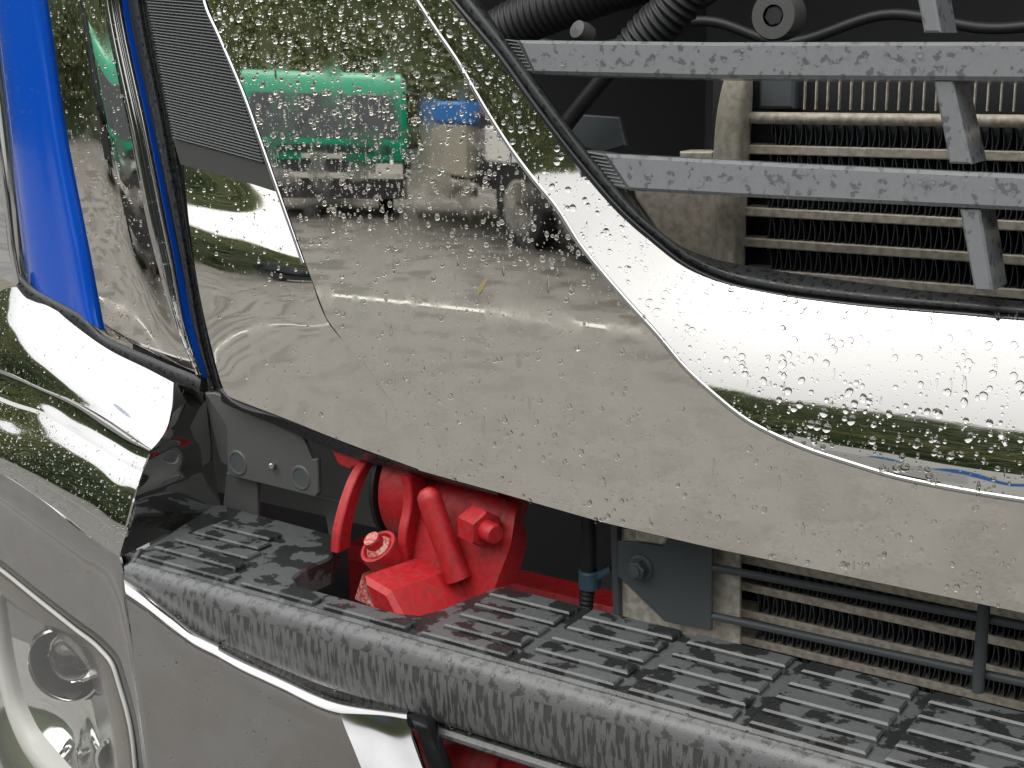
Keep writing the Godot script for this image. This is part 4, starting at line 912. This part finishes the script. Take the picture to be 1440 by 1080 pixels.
func head_lamp() -> void:
	var h := Node3D.new()
	h.name = "head_lamp"
	truck.add_child(h)
	h.set_meta("label", "head lamp with a round projector lens behind a clear cover")
	# rim, dark gap and bronze inner band
	var rim := loft([P([-1.9047,0.8271,-0.0564, -1.8258,0.8224,-0.0391, -1.7041,0.809,-0.0123, -1.5695,0.7965,0.0173, -1.4863,0.7884,0.0356, -1.4521,0.7756,0.0431, -1.4368,0.748,0.0465, -1.4203,0.7046,0.0501, -1.4093,0.5773,0.0526]), P([-1.9247,0.8129,-0.0688, -1.8449,0.8084,-0.0513, -1.7218,0.7951,-0.0242, -1.588,0.782,0.0052, -1.508,0.7738,0.0228, -1.4732,0.7609,0.0305, -1.4579,0.7318,0.0339, -1.4412,0.6877,0.0375, -1.4313,0.5639,0.0397]), P([-1.9625,0.7925,-0.0932, -1.8814,0.7867,-0.0753, -1.7558,0.7733,-0.0477, -1.6217,0.7596,-0.0182, -1.5442,0.751,-0.0011, -1.5106,0.7384,0.0063, -1.4947,0.7098,0.0098, -1.4772,0.6672,0.0136, -1.4671,0.5406,0.0158])], 80, 8, Vector3(0, 0, 1))
	sheet("lamp_rim", rim, 0.002, M.lamp_black, h)
	var bead := spline(P([-1.951,0.7899,-0.0846, -1.8697,0.787,-0.0667, -1.7447,0.7739,-0.0392, -1.6181,0.7607,-0.0114, -1.5387,0.7518,0.0061, -1.5071,0.7397,0.013, -1.4913,0.7113,0.0165, -1.4734,0.6713,0.0205, -1.4657,0.5442,0.0221]), 60)
	pipe("lamp_bead", bead, 0.0035, M.opal, h)
	var band := loft([P([-1.9658,0.7801,-0.0939, -1.8841,0.7759,-0.0759, -1.7581,0.7629,-0.0482, -1.635,0.7495,-0.0211, -1.5547,0.7407,-0.0034, -1.525,0.7278,0.0031, -1.5088,0.7003,0.0067, -1.4925,0.6615,0.0102, -1.4849,0.533,0.0119]), P([-2.0149,0.7251,-0.1147, -1.9154,0.7278,-0.0928, -1.811,0.721,-0.0698, -1.6872,0.7254,-0.0426, -1.6224,0.7261,-0.0283, -1.5874,0.7107,-0.0206, -1.5696,0.6757,-0.0167, -1.5565,0.6273,-0.0138, -1.5527,0.4991,-0.013]), P([-2.0987,0.6823,-0.1641, -1.9856,0.6881,-0.1392, -1.8831,0.6796,-0.1167, -1.7593,0.6829,-0.0895, -1.6939,0.6843,-0.0751, -1.6595,0.6688,-0.0675, -1.6407,0.6337,-0.0634, -1.6268,0.5847,-0.0603, -1.6251,0.4526,-0.0599])], 70, 10, Vector3(0, 0, 1))
	sheet("lamp_band", band, 0.002, M.bronze, h)
	# bowl
	var bowl := loft([P([-2.0987,0.6823,-0.1641, -1.9856,0.6881,-0.1392, -1.8831,0.6796,-0.1167, -1.7593,0.6829,-0.0895, -1.6939,0.6843,-0.0751, -1.6595,0.6688,-0.0675, -1.6407,0.6337,-0.0634, -1.6268,0.5847,-0.0603, -1.6251,0.4526,-0.0599]), P([-2.2943,0.5021,-0.2922, -2.193,0.5191,-0.2699, -2.067,0.5378,-0.2421, -1.9514,0.5477,-0.2167, -1.8838,0.5498,-0.2018, -1.853,0.5331,-0.1951, -1.8324,0.5064,-0.1905, -1.82,0.4631,-0.1878, -1.822,0.3259,-0.1882])], 50, 4, Vector3(0, 0, 1))
	sheet("lamp_bowl_wall", bowl, 0.002, M.lamp_grey, h)
	bowl = loft([P([-2.2943,0.5021,-0.2922, -2.193,0.5191,-0.2699, -2.067,0.5378,-0.2421, -1.9514,0.5477,-0.2167, -1.8838,0.5498,-0.2018, -1.853,0.5331,-0.1951, -1.8324,0.5064,-0.1905, -1.82,0.4631,-0.1878, -1.822,0.3259,-0.1882]), P([-2.3534,0.353,-0.3151, -2.2478,0.3746,-0.2919, -2.1501,0.3867,-0.2704, -2.0735,0.3922,-0.2536, -2.0155,0.3917,-0.2408, -1.9745,0.3854,-0.2318, -1.9491,0.3735,-0.2262, -1.942,0.34,-0.2246, -1.942,0.2697,-0.2246]), P([-2.2168,0.2522,-0.2051, -2.1454,0.2813,-0.1894, -2.0791,0.3009,-0.1748, -2.0316,0.3131,-0.1643, -1.9854,0.3249,-0.1542, -1.9405,0.3364,-0.1443, -1.9119,0.3413,-0.138, -1.8837,0.3462,-0.1318, -1.8576,0.3433,-0.1261])], 50, 24, Vector3(0, 0, 1))
	sheet("lamp_bowl", bowl, 0.002, M.reflector, h)
	# light guide: broad opal bar running down and round
	var guide := loft([P([-1.9505,0.7003,-0.1265, -1.9468,0.6458,-0.1257, -1.9399,0.5811,-0.1242, -1.9208,0.5201,-0.12, -1.8808,0.4807,-0.1112, -1.8068,0.4584,-0.0949, -1.7395,0.4433,-0.0801]), P([-1.9417,0.7068,-0.1066, -1.941,0.6412,-0.1064, -1.9403,0.5748,-0.1063, -1.9214,0.5142,-0.1021, -1.8819,0.4723,-0.0934, -1.8075,0.4507,-0.077, -1.7473,0.4358,-0.0638]), P([-2.0458,0.6625,-0.1475, -2.0409,0.5885,-0.1464, -2.0278,0.5236,-0.1435, -2.0081,0.4606,-0.1392, -1.9678,0.4127,-0.1303, -1.9022,0.3832,-0.1159, -1.8442,0.366,-0.1031])], 40, 12, Vector3(0, 0, 1))
	sheet("light_guide", guide, 0.006, M.opal, h)
	# projector
	var c := Vector3(-1.766, 0.6317, -0.1059)
	var ax := Vector3(0.50, 0.05, 1).normalized()
	turned("projector_housing", [Vector2(0.040, -0.04), Vector2(0.052, -0.015), Vector2(0.064, 0.006), Vector2(0.070, 0.006), Vector2(0.072, 0.0), Vector2(0.068, -0.05), Vector2(0.05, -0.08), Vector2(0, -0.08)], c + Vector3(-0.005, -0.004, 0), ax, M.lamp_black, h, 9)
	turned("projector_bezel", [Vector2(0.058, -0.006), Vector2(0.0585, 0.006), Vector2(0.062, 0.012), Vector2(0.066, 0.010), Vector2(0.066, 0.0)], c + Vector3(-0.008, -0.006, 0), ax, M.reflector, h, 40)
	turned("projector_lens", [Vector2(0, -0.018), Vector2(0.037, -0.018), Vector2(0.040, -0.010), Vector2(0.036, 0.006), Vector2(0.028, 0.017), Vector2(0.015, 0.024), Vector2(0, 0.026)], c + Vector3(0.004, 0.004, 0), ax, M.glass, h, 40)
	turned("lens_ring", [Vector2(0.040, -0.016), Vector2(0.045, -0.014), Vector2(0.045, -0.008), Vector2(0.041, -0.006)], c + Vector3(0.004, 0.004, 0), ax, M.reflector, h, 40)
	turned("lower_lens_ring", [Vector2(0.026, -0.06), Vector2(0.030, -0.01), Vector2(0.036, 0.0), Vector2(0.042, -0.002), Vector2(0.044, -0.02), Vector2(0.044, -0.06)], Vector3(-1.6239, 0.504, -0.0747), ax, M.reflector, h, 40)
	turned("lower_lens", [Vector2(0, -0.03), Vector2(0.028, -0.03), Vector2(0.022, -0.016), Vector2(0, -0.01)], Vector3(-1.6239, 0.504, -0.0747), ax, M.lamp_black, h, 32)
	var cover := loft([P([-1.9938,0.7757,-0.102, -1.8881,0.7754,-0.0788, -1.7619,0.7623,-0.051, -1.6386,0.7488,-0.0239, -1.5581,0.7399,-0.0062, -1.5283,0.727,0.0004, -1.5121,0.6994,0.0039, -1.496,0.6593,0.0075, -1.4883,0.5305,0.0092]), P([-2.0053,0.67,-0.0966, -1.893,0.6915,-0.0719, -1.7862,0.6999,-0.0484, -1.6879,0.7013,-0.0267, -1.6137,0.7024,-0.0104, -1.585,0.6887,-0.0041, -1.5685,0.6594,-0.0005, -1.5578,0.6222,0.0019, -1.5522,0.5074,0.0031]), P([-2.1118,0.2662,-0.12, -2.0667,0.2854,-0.1101, -1.9998,0.314,-0.0954, -1.9358,0.3413,-0.0813, -1.8596,0.3738,-0.0645, -1.8158,0.3925,-0.0549, -1.7873,0.4046,-0.0486, -1.7457,0.4224,-0.0394, -1.6661,0.4564,-0.0219])], 40, 16, Vector3(0, 0, 1))
	sheet("lamp_cover", cover, 0.0, M.cover, h)

func lower_bumper() -> void:
	var g := loft([P([-1.3158,0.9632,0.135, -1.2737,0.9508,0.135, -1.2243,0.933,0.135, -1.1822,0.9181,0.135, -1.1462,0.9115,0.135]), P([-1.2832,0.9709,0.16, -1.2447,0.9584,0.16, -1.1965,0.9401,0.16, -1.1553,0.9256,0.16, -1.1212,0.9199,0.16]), P([-1.2699,0.964,0.17, -1.2331,0.9515,0.17, -1.1853,0.9326,0.17, -1.1478,0.9202,0.17, -1.1128,0.9141,0.17]), P([-1.2678,0.8954,0.168, -1.2305,0.8948,0.168, -1.178,0.8842,0.168, -1.1395,0.8799,0.168, -1.1028,0.8802,0.168]), P([-1.2603,0.6841,0.155, -1.229,0.6938,0.155, -1.1697,0.7123,0.155, -1.1253,0.7261,0.155, -1.0872,0.738,0.155])], 40, 40, Vector3(0, 0.3, 1))
	var o := sheet("lower_bumper", g, 0.003, M.mirror_soft, truck, "plated bumper skin with a bright rolled upper edge")
	drops(o, g, 110, 0.0006, 0.0020, 6, 41)
	var g2 := loft([P([-1.141,0.9156,0.135, -1.1043,0.9142,0.135, -1.0415,0.9094,0.135, -0.9651,0.9037,0.135, -0.8923,0.9017,0.135, -0.8475,0.9,0.135]), P([-1.1292,0.9178,0.15, -1.0953,0.9149,0.15, -1.0278,0.9064,0.15, -0.9526,0.8975,0.15, -0.8802,0.9029,0.15, -0.8406,0.906,0.15]), P([-1.1067,0.9261,0.176, -1.0806,0.9208,0.176, -1.0033,0.911,0.176, -0.9297,0.9026,0.176, -0.8687,0.9106,0.176, -0.8276,0.9186,0.176]), P([-1.1009,0.9227,0.182, -1.0772,0.9178,0.182, -1.0002,0.9074,0.182, -0.9269,0.8974,0.182, -0.866,0.9065,0.182, -0.823,0.9159,0.182]), P([-1.0957,0.8862,0.178, -1.071,0.8791,0.178, -0.999,0.8716,0.178, -0.9302,0.8688,0.178, -0.8688,0.8777,0.178, -0.8159,0.8887,0.178]), P([-1.0861,0.7424,0.163, -1.0621,0.7499,0.163, -1.004,0.768,0.163, -0.943,0.787,0.163, -0.8745,0.8083,0.163, -0.8087,0.8288,0.163])], 60, 44, Vector3(0, 0.3, 1))
	o = sheet("lower_bumper", g2, 0.003, M.mirror_soft, truck, "plated lower bumper piece ending beside the red casting")
	drops(o, g2, 110, 0.0006, 0.0022, 6, 42)
	sheet("bumper_facet", loft([P([-0.9153,0.8987,0.1835, -0.8877,0.9054,0.1835, -0.8527,0.9133,0.1835, -0.8227,0.9175,0.1835]), P([-0.9042,0.8902,0.19, -0.8759,0.8947,0.19, -0.8424,0.8992,0.19, -0.8125,0.906,0.19]), P([-0.8801,0.8764,0.204, -0.8524,0.8794,0.204, -0.8205,0.8839,0.204, -0.792,0.8923,0.204]), P([-0.84,0.8511,0.227, -0.8129,0.8596,0.227, -0.7846,0.8684,0.227, -0.7588,0.8764,0.227])], 24, 16, Vector3(0, 0.3, 1)), 0.003, M.mirror_soft, truck, "paler angled facet at the end of the lower bumper")
	var sd := loft([P([-0.8276,0.9186,0.176, -0.822,0.9151,0.176, -0.8115,0.8932,0.176, -0.7929,0.8403,0.176]), P([-0.8247,0.9167,0.17, -0.8153,0.9126,0.17, -0.8039,0.891,0.17, -0.7823,0.8406,0.17]), P([-0.8754,0.8753,0.1, -0.8604,0.8705,0.1, -0.8463,0.8481,0.1, -0.8184,0.7943,0.1])], 20, 10, Vector3(1, 0.2, 0.3))
	sheet("bumper_end_cap", sd, 0.003, M.gloss_black, truck)

# ---------------------------------------------------------------- the yard, seen in the plating
func wheel(parent: Node3D, at: Vector3, r: float, w: float, side: float, rim: Material) -> void:
	var t := turned("wheel", [Vector2(r * 0.58, -w / 2), Vector2(r * 0.95, -w / 2), Vector2(r, -w * 0.36), Vector2(r, w * 0.36), Vector2(r * 0.95, w / 2), Vector2(r * 0.58, w / 2)], at, Vector3(0, 0, side), M.black, parent, 32)
	turned("rim", [Vector2(0, w * 0.28), Vector2(r * 0.14, w * 0.28), Vector2(r * 0.16, w * 0.12), Vector2(r * 0.44, w * 0.18), Vector2(r * 0.50, w * 0.44), Vector2(r * 0.60, w * 0.46)], at, Vector3(0, 0, side), rim, t, 32)
	turned("hub", [Vector2(r * 0.20, w * 0.1), Vector2(r * 0.20, w * 0.34), Vector2(r * 0.16, w * 0.42), Vector2(0, w * 0.42)], at, Vector3(0, 0, side), M.truck_dark, t, 20)
	for k in 8: turned("rim_hole", [Vector2(r * 0.06, w * 0.1), Vector2(r * 0.06, w * 0.24), Vector2(0, w * 0.24)], at + Vector3(cos(TAU * k / 8.0) * r * 0.33, sin(TAU * k / 8.0) * r * 0.33, 0), Vector3(0, 0, side), M.truck_dark, t, 8)

func cab_truck(called: String, label: String, at: Vector3, forward: Vector3, paint_m: Material, roof: float) -> Node3D:
	# local x runs forwards, local +z is the side that faces the camera's truck
	var o := thing(called, label, "truck", at, atan2(-forward.z, forward.x))
	var mb := Mb.new()
	var side := P([-1.7, 0.85, 1.2, 0.1, 0.85, 1.2, 0.14, 1.15, 1.2, -0.10, roof - 0.35, 1.2, -0.15, roof - 0.22, 1.2, -0.24, roof - 0.10, 1.2, -0.38, roof - 0.03, 1.2, -0.6, roof, 1.2, -1.5, roof, 1.2, -1.7, roof - 0.15, 1.2])
	prism(mb, side, Vector3(0, 0, -2.4), 0.10)
	put("cab", mb.mesh(), paint_m, o)
	plate("side_window", P([-1.45, 1.2, 1.205, -0.05, 1.2, 1.205, -0.22, roof - 0.3, 1.205, -1.45, roof - 0.3, 1.205]), Vector3(0, 0, -0.03), 0.01, M.window, o)
	plate("windscreen", P([0.145, 1.18, 1.08, -0.085, roof - 0.36, 1.04, -0.085, roof - 0.36, -1.04, 0.145, 1.18, -1.08]), Vector3(-0.03, -0.005, 0), 0.004, M.window, o)
	mb = Mb.new()
	box(mb, Vector3(0.13, 0.98, -1.0), Vector3(0.16, 1.08, 1.0), 0.01)
	put("grille_trim", mb.mesh(), M.truck_dark, o)
	mb = Mb.new()
	box(mb, Vector3(0.16, 0.60, -1.1), Vector3(0.24, 0.68, 1.1), 0.02)
	put("bumper_bar", mb.mesh(), M.rim_grey, o)
	for z in [-0.5, 0.35]: pipe("wiper", P([0.17, 1.2, z, 0.06, roof - 0.62, z + 0.42]), 0.014, M.truck_dark, o)
	mb = Mb.new()
	box(mb, Vector3(0.14, 0.88, -0.3), Vector3(0.165, 0.95, 0.3), 0.008)
	put("badge_bar", mb.mesh(), M.rim_grey, o)
	pipe("mirror_arm", P([0.1, roof - 0.3, 1.15, 0.35, roof - 0.35, 1.4, 0.35, 1.3, 1.4]), 0.03, M.truck_dark, o)
	mb = Mb.new()
	box(mb, Vector3(-1.7, 0.30, -1.18), Vector3(0.18, 0.84, 1.18), 0.05)
	put("bumper", mb.mesh(), M.truck_dark, o)
	mb = Mb.new()
	box(mb, Vector3(-0.2, 0.68, 0.75), Vector3(0.2, 0.82, 1.1), 0.03)
	put("head_lamp", mb.mesh(), M.opal, o)
	mb = Mb.new()
	box(mb, Vector3(-0.2, 0.68, -1.1), Vector3(0.2, 0.82, -0.75), 0.03)
	put("head_lamp", mb.mesh(), M.opal, o)
	wheel(o, Vector3(-0.75, 0.45, -1.0), 0.45, 0.26, -1.0, M.rim_grey)
	wheel(o, Vector3(-0.75, 0.45, 0.9), 0.45, 0.26, 1.0, M.rim_grey)
	mb = Mb.new()
	box(mb, Vector3(-6.0, 0.62, -0.45), Vector3(-1.7, 0.86, 0.45), 0.02)
	put("chassis", mb.mesh(), M.truck_dark, o)
	return o

func yard() -> void:
	M.green = mat(Color(0.0, 0.27, 0.14), 0.2)
	M.white_paint = mat(Color(0.72, 0.72, 0.70), 0.25)
	M.window = mat(Color(0.05, 0.06, 0.065), 0.06)
	M.truck_dark = mat(Color(0.02, 0.02, 0.022), 0.5)
	M.rim_grey = mat(Color(0.50, 0.49, 0.45), 0.45)
	M.black_paint = mat(Color(0.006, 0.007, 0.012), 0.1)
	M.beige = mat(Color(0.36, 0.33, 0.27), 0.6)
	M.tarp = mat(Color(0.03, 0.17, 0.50), 0.5)
	M.pink = mat(Color(0.55, 0.16, 0.17), 0.5)
	var pm := PlaneMesh.new()
	pm.size = Vector2(400, 400)
	struct("ground", pm, M.asphalt)
	# painted line across the yard
	var line := spline(P([-9.5, 0.004, 1.6, -7.4, 0.004, 3.2, -5.9, 0.004, 4.0, -4.4, 0.004, 4.4, -3.0, 0.004, 4.5]), 30)
	var mb := Mb.new()
	for i in 29:
		var d := (line[i + 1] - line[i]).cross(Vector3.UP).normalized() * 0.05
		mb.q(line[i] - d, line[i] + d, line[i + 1] + d, line[i + 1] - d, Vector3.UP, Vector3.UP, Vector3.UP, Vector3.UP)
	struct("road_marking", mb.mesh(), M.line)
	# verge at the side of the yard
	mb = Mb.new()
	box(mb, Vector3(-14, 0.0, -16), Vector3(-5.5, 0.10, -2.4), 0.03)
	struct("verge_ground", mb.mesh(), M.soil)
	# wooded hillside all round the yard's far side
	var hill := Grid.new()
	for j in 8:
		var row := PackedVector3Array()
		for i in 60:
			var a := lerpf(-PI * 0.85, PI * 0.55, i / 59.0)   # from behind the left side round to the right of the view back
			var r := 27.0 + j * 4.0
			var top := (17.0 + 1.6 * sin(a * 3.1 + 0.5) + 0.9 * sin(a * 7.3)) * lerpf(0.58, 1.0, smoothstep(-1.7, -1.15, a))
			row.append(Vector3(sin(a) * r, (pow(j / 7.0, 0.8) * top) - 0.2, cos(a) * r))
		hill.p.append(row)
	finish(hill, Vector3.UP)
	mb = Mb.new()
	skin(mb, hill, 0.0)
	struct("hillside", mb.mesh(), M.hill)
	var rng := RandomNumberGenerator.new()
	rng.seed = 77
	var sprays := []
	mb = Mb.new()
	for k in 170:
		var c := Vector3(rng.randfn() * 0.42, rng.randfn() * 0.30, rng.randfn() * 0.42)
		var d := Vector3(rng.randfn(), rng.randfn() * 0.5, rng.randfn()).normalized()
		var e := d.cross(Vector3(rng.randfn(), rng.randfn(), rng.randfn())).normalized()
		var n := d.cross(e)
		var s := rng.randf_range(0.03, 0.09)
		mb.t(c - d * s, c + e * s * 0.5, c + d * s, n, n, n)
		mb.t(c - d * s, c + d * s, c - e * s * 0.5, n, n, n)
	var mm := MultiMesh.new()
	mm.transform_format = MultiMesh.TRANSFORM_3D
	mm.use_colors = true
	mm.mesh = mb.mesh()
	mm.instance_count = 9000
	for k in 9000:
		var u := rng.randf() * 58.9
		var v := rng.randf() * 6.9
		var s := hill.at(u, v)
		var p: Vector3 = s[0] + Vector3(0, rng.randf_range(0.2, 2.4), 0)
		var size := rng.randf_range(1.0, 2.3)
		mm.set_instance_transform(k, Transform3D(Basis(Vector3.UP, rng.randf() * TAU).scaled(Vector3(size, size * 0.8, size)), p))
		var tone := 0.5 + 0.5 * sin(p.x * 0.35 + sin(p.z * 0.4) * 2.0 + p.y * 0.8)
		mm.set_instance_color(k, Color(0.080, 0.115, 0.055).lerp(Color(0.185, 0.195, 0.080), clampf(tone * 0.8 + rng.randf_range(-0.12, 0.2), 0, 1)))
	var mi := MultiMeshInstance3D.new()
	mi.name = "woodland_foliage"
	mi.multimesh = mm
	mi.material_override = M.leaf
	mi.set_meta("kind", "stuff")
	tag(mi, "green and yellowish woodland covering the hillside round the yard", "woodland")
	add_child(mi)
	# green truck parked with its side to us, then a white box lorry nearer, a black one further left and a black van
	cab_truck("green_truck", "green cab truck with a dark bumper parked across the yard", Vector3(-10.15, 0, 7.75), Vector3(0.72, 0, -0.69), M.green, 2.15)
	var l := thing("flatbed_lorry", "pale lorry with a beige locker under a blue cover behind its wheel", "lorry", Vector3(-5.93, 0, 8.27), atan2(-0.39, -0.92))
	mb = Mb.new()
	box(mb, Vector3(-3.6, 0.98, -1.1), Vector3(0.75, 1.42, 1.1), 0.03)
	put("bed_side", mb.mesh(), M.white_paint, l)
	mb = Mb.new()
	box(mb, Vector3(-3.6, 0.62, -0.9), Vector3(4.4, 0.97, 0.9), 0.02)
	put("chassis", mb.mesh(), M.truck_dark, l)
	mb = Mb.new()
	box(mb, Vector3(1.35, 0.74, -1.0), Vector3(2.55, 1.42, 1.05), 0.03)
	put("locker", mb.mesh(), M.beige, l)
	mb = Mb.new()
	box(mb, Vector3(1.32, 1.43, -1.0), Vector3(2.58, 1.72, 1.07), 0.04)
	put("blue_cover", mb.mesh(), M.tarp, l)
	mb = Mb.new()
	box(mb, Vector3(0.85, 0.7, -0.9), Vector3(1.25, 1.66, 0.95), 0.05)
	put("black_tank", mb.mesh(), M.truck_dark, l)
	mb = Mb.new()
	box(mb, Vector3(0.55, 1.43, 0.6), Vector3(0.80, 1.72, 1.0), 0.03)
	put("pink_can", mb.mesh(), M.pink, l)
	mb = Mb.new()
	box(mb, Vector3(1.9, 0.42, 0.6), Vector3(2.5, 0.68, 1.06), 0.03)
	put("battery_box", mb.mesh(), M.beige, l)
	pipe("side_rail", P([1.0, 0.66, 1.08, 4.3, 0.74, 1.08]), 0.03, M.rim_grey, l)
	wheel(l, Vector3(0, 0.52, 0.95), 0.52, 0.3, 1.0, M.rim_grey)
	wheel(l, Vector3(-1.25, 0.52, 0.95), 0.52, 0.3, 1.0, M.rim_grey)
	l = cab_truck("black_truck", "black truck with pale wheel rims standing farthest away", Vector3(-17.5, 0, 8.6), Vector3(-0.5, 0, -0.87), M.black_paint, 2.6)
	wheel(l, Vector3(-3.4, 0.5, 0.9), 0.5, 0.3, 1.0, M.rim_grey)
	l = thing("hoarding", "long white hoarding printed with blue waves at the foot of the wood", "hoarding", Vector3(-6.5, 0, 18.5), -0.25)
	mb = Mb.new()
	box(mb, Vector3(-5.0, 0.3, -0.05), Vector3(6.0, 2.5, 0.05), 0.01)
	put("board", mb.mesh(), M.white_paint, l)
	for q in [[-4.4, 1.6, 1.6], [-1.6, 1.3, 2.4], [1.4, 1.8, 1.0], [3.6, 1.4, 1.7]]:
		var arc := PackedVector3Array()
		for k in 9: arc.append(Vector3(q[0] + q[2] * k / 8.0, q[1] + 0.35 * sin(k / 8.0 * TAU), -0.054))
		for k in range(8, -1, -1): arc.append(Vector3(q[0] + q[2] * k / 8.0, q[1] - 0.4 + 0.25 * sin(k / 8.0 * TAU), -0.054))
		plate("blue_wave", arc, Vector3(0, 0, 0.003), 0.0, M.tarp, l)
	for k in 5:
		mb = Mb.new()
		box(mb, Vector3(-4.8 + 2.6 * k, 0, 0.051), Vector3(-4.7 + 2.6 * k, 1.9, 0.15), 0.01)
		put("post", mb.mesh(), M.rim_grey, l)
	l = thing("black_lorry", "tall black lorry parked opposite the truck front", "lorry", Vector3(3.3, 0, 5.4), 0.0)
	mb = Mb.new()
	box(mb, Vector3(-3.0, 0.9, -1.15), Vector3(2.6, 3.2, 1.15), 0.05)
	put("cargo_box", mb.mesh(), M.black_paint, l)
	mb = Mb.new()
	prism(mb, P([2.7, 0.5, -1.1, 4.4, 0.5, -1.1, 4.45, 1.5, -1.1, 4.2, 2.6, -1.1, 2.7, 2.75, -1.1]), Vector3(0, 0, 2.2), 0.06)
	put("cab", mb.mesh(), M.black_paint, l)
	plate("side_window", P([3.0, 1.6, -1.11, 4.2, 1.6, -1.11, 4.05, 2.4, -1.11, 3.0, 2.4, -1.11]), Vector3(0, 0, 0.03), 0.005, M.window, l)
	mb = Mb.new()
	box(mb, Vector3(-2.9, 0.6, -0.5), Vector3(2.7, 0.88, 0.5), 0.02)
	put("chassis", mb.mesh(), M.truck_dark, l)
	for x in [-1.9, 3.4]: wheel(l, Vector3(x, 0.48, -0.95), 0.48, 0.28, -1.0, M.rim_grey)

func _ready() -> void:
	var cam := Camera3D.new()
	cam.name = "camera"
	cam.fov = 31.73
	cam.near = 0.05
	cam.far = 400.0
	cam.transform = Transform3D(Basis(Vector3(0.83314, -0.01695, -0.5528), Vector3(-0.11829, 0.97094, -0.20804), Vector3(0.54026, 0.23872, 0.80693)).orthonormalized(), Vector3(0, 1.6, 1.2))
	add_child(cam)
	cam.current = true
	var env := Environment.new()
	env.background_mode = Environment.BG_SKY
	var sky := Sky.new()
	var sm := PanoramaSkyMaterial.new()     # even overcast, brightest overhead, with faint cloud
	var cloud := noise(FastNoiseLite.TYPE_SIMPLEX_SMOOTH, 0.012, 3, 4)
	var im := Image.create(256, 128, false, Image.FORMAT_RGBF)
	for py in 128:
		var el := PI * (0.5 - (py + 0.5) / 128.0)
		for px in 256:
			var az := TAU * px / 256.0
			var dir := Vector3(cos(az) * cos(el), sin(el), sin(az) * cos(el)) * 60.0
			var k := 0.06 + 0.02 * sin(el)
			if el > 0.0: k = (1.0 + 2.0 * sin(el)) / 3.0 * (1.0 + 0.10 * cloud.get_noise_3d(dir.x, dir.y * 2.0, dir.z)) + 0.06
			im.set_pixel(px, py, Color(k * 0.99, k, k * 1.01))
	sm.panorama = ImageTexture.create_from_image(im)
	sky.sky_material = sm
	env.sky = sky
	env.tonemap_mode = Environment.TONE_MAPPER_LINEAR
	env.tonemap_exposure = 2.4
	env.sdfgi_enabled = true
	env.ssao_enabled = true
	env.ssil_enabled = true
	var we := WorldEnvironment.new()
	we.name = "world_environment"
	we.environment = env
	add_child(we)
	var sun := DirectionalLight3D.new()
	sun.name = "sun"
	sun.light_energy = 0.15
	sun.light_angular_distance = 40.0
	sun.light_color = Color(1.0, 0.97, 0.92)
	sun.rotation_degrees = Vector3(-58, -25, 0)
	sun.shadow_enabled = true
	add_child(sun)
	make_materials()
	make_drop()
	yard()
	truck = thing("truck", "blue cab truck front with plated panels, black step and grille, wet with rain", "truck")
	engine_bay()
	radiator()
	front_panel()
	grille_surround()
	grille()
	bracket()
	hinge()
	inner_brackets()
	step()
	cab_corner()
	bumper_corner()
	head_lamp()
	lower_bumper()
	# a husk of grass seed stuck to the wet panel
	var husk := plate("grass_husk", P([-0.8525,1.3413,-0.007, -0.8491,1.3496,-0.0067, -0.843,1.3565,-0.0064, -0.838,1.3585,-0.0061, -0.8402,1.3528,-0.0063, -0.8454,1.3452,-0.0067, -0.8506,1.3391,-0.007]), Vector3(0, 0, -0.001), 0.0003, M.husk, self)
	tag(husk, "tiny yellowish husk stuck to the wet front panel", "husk")
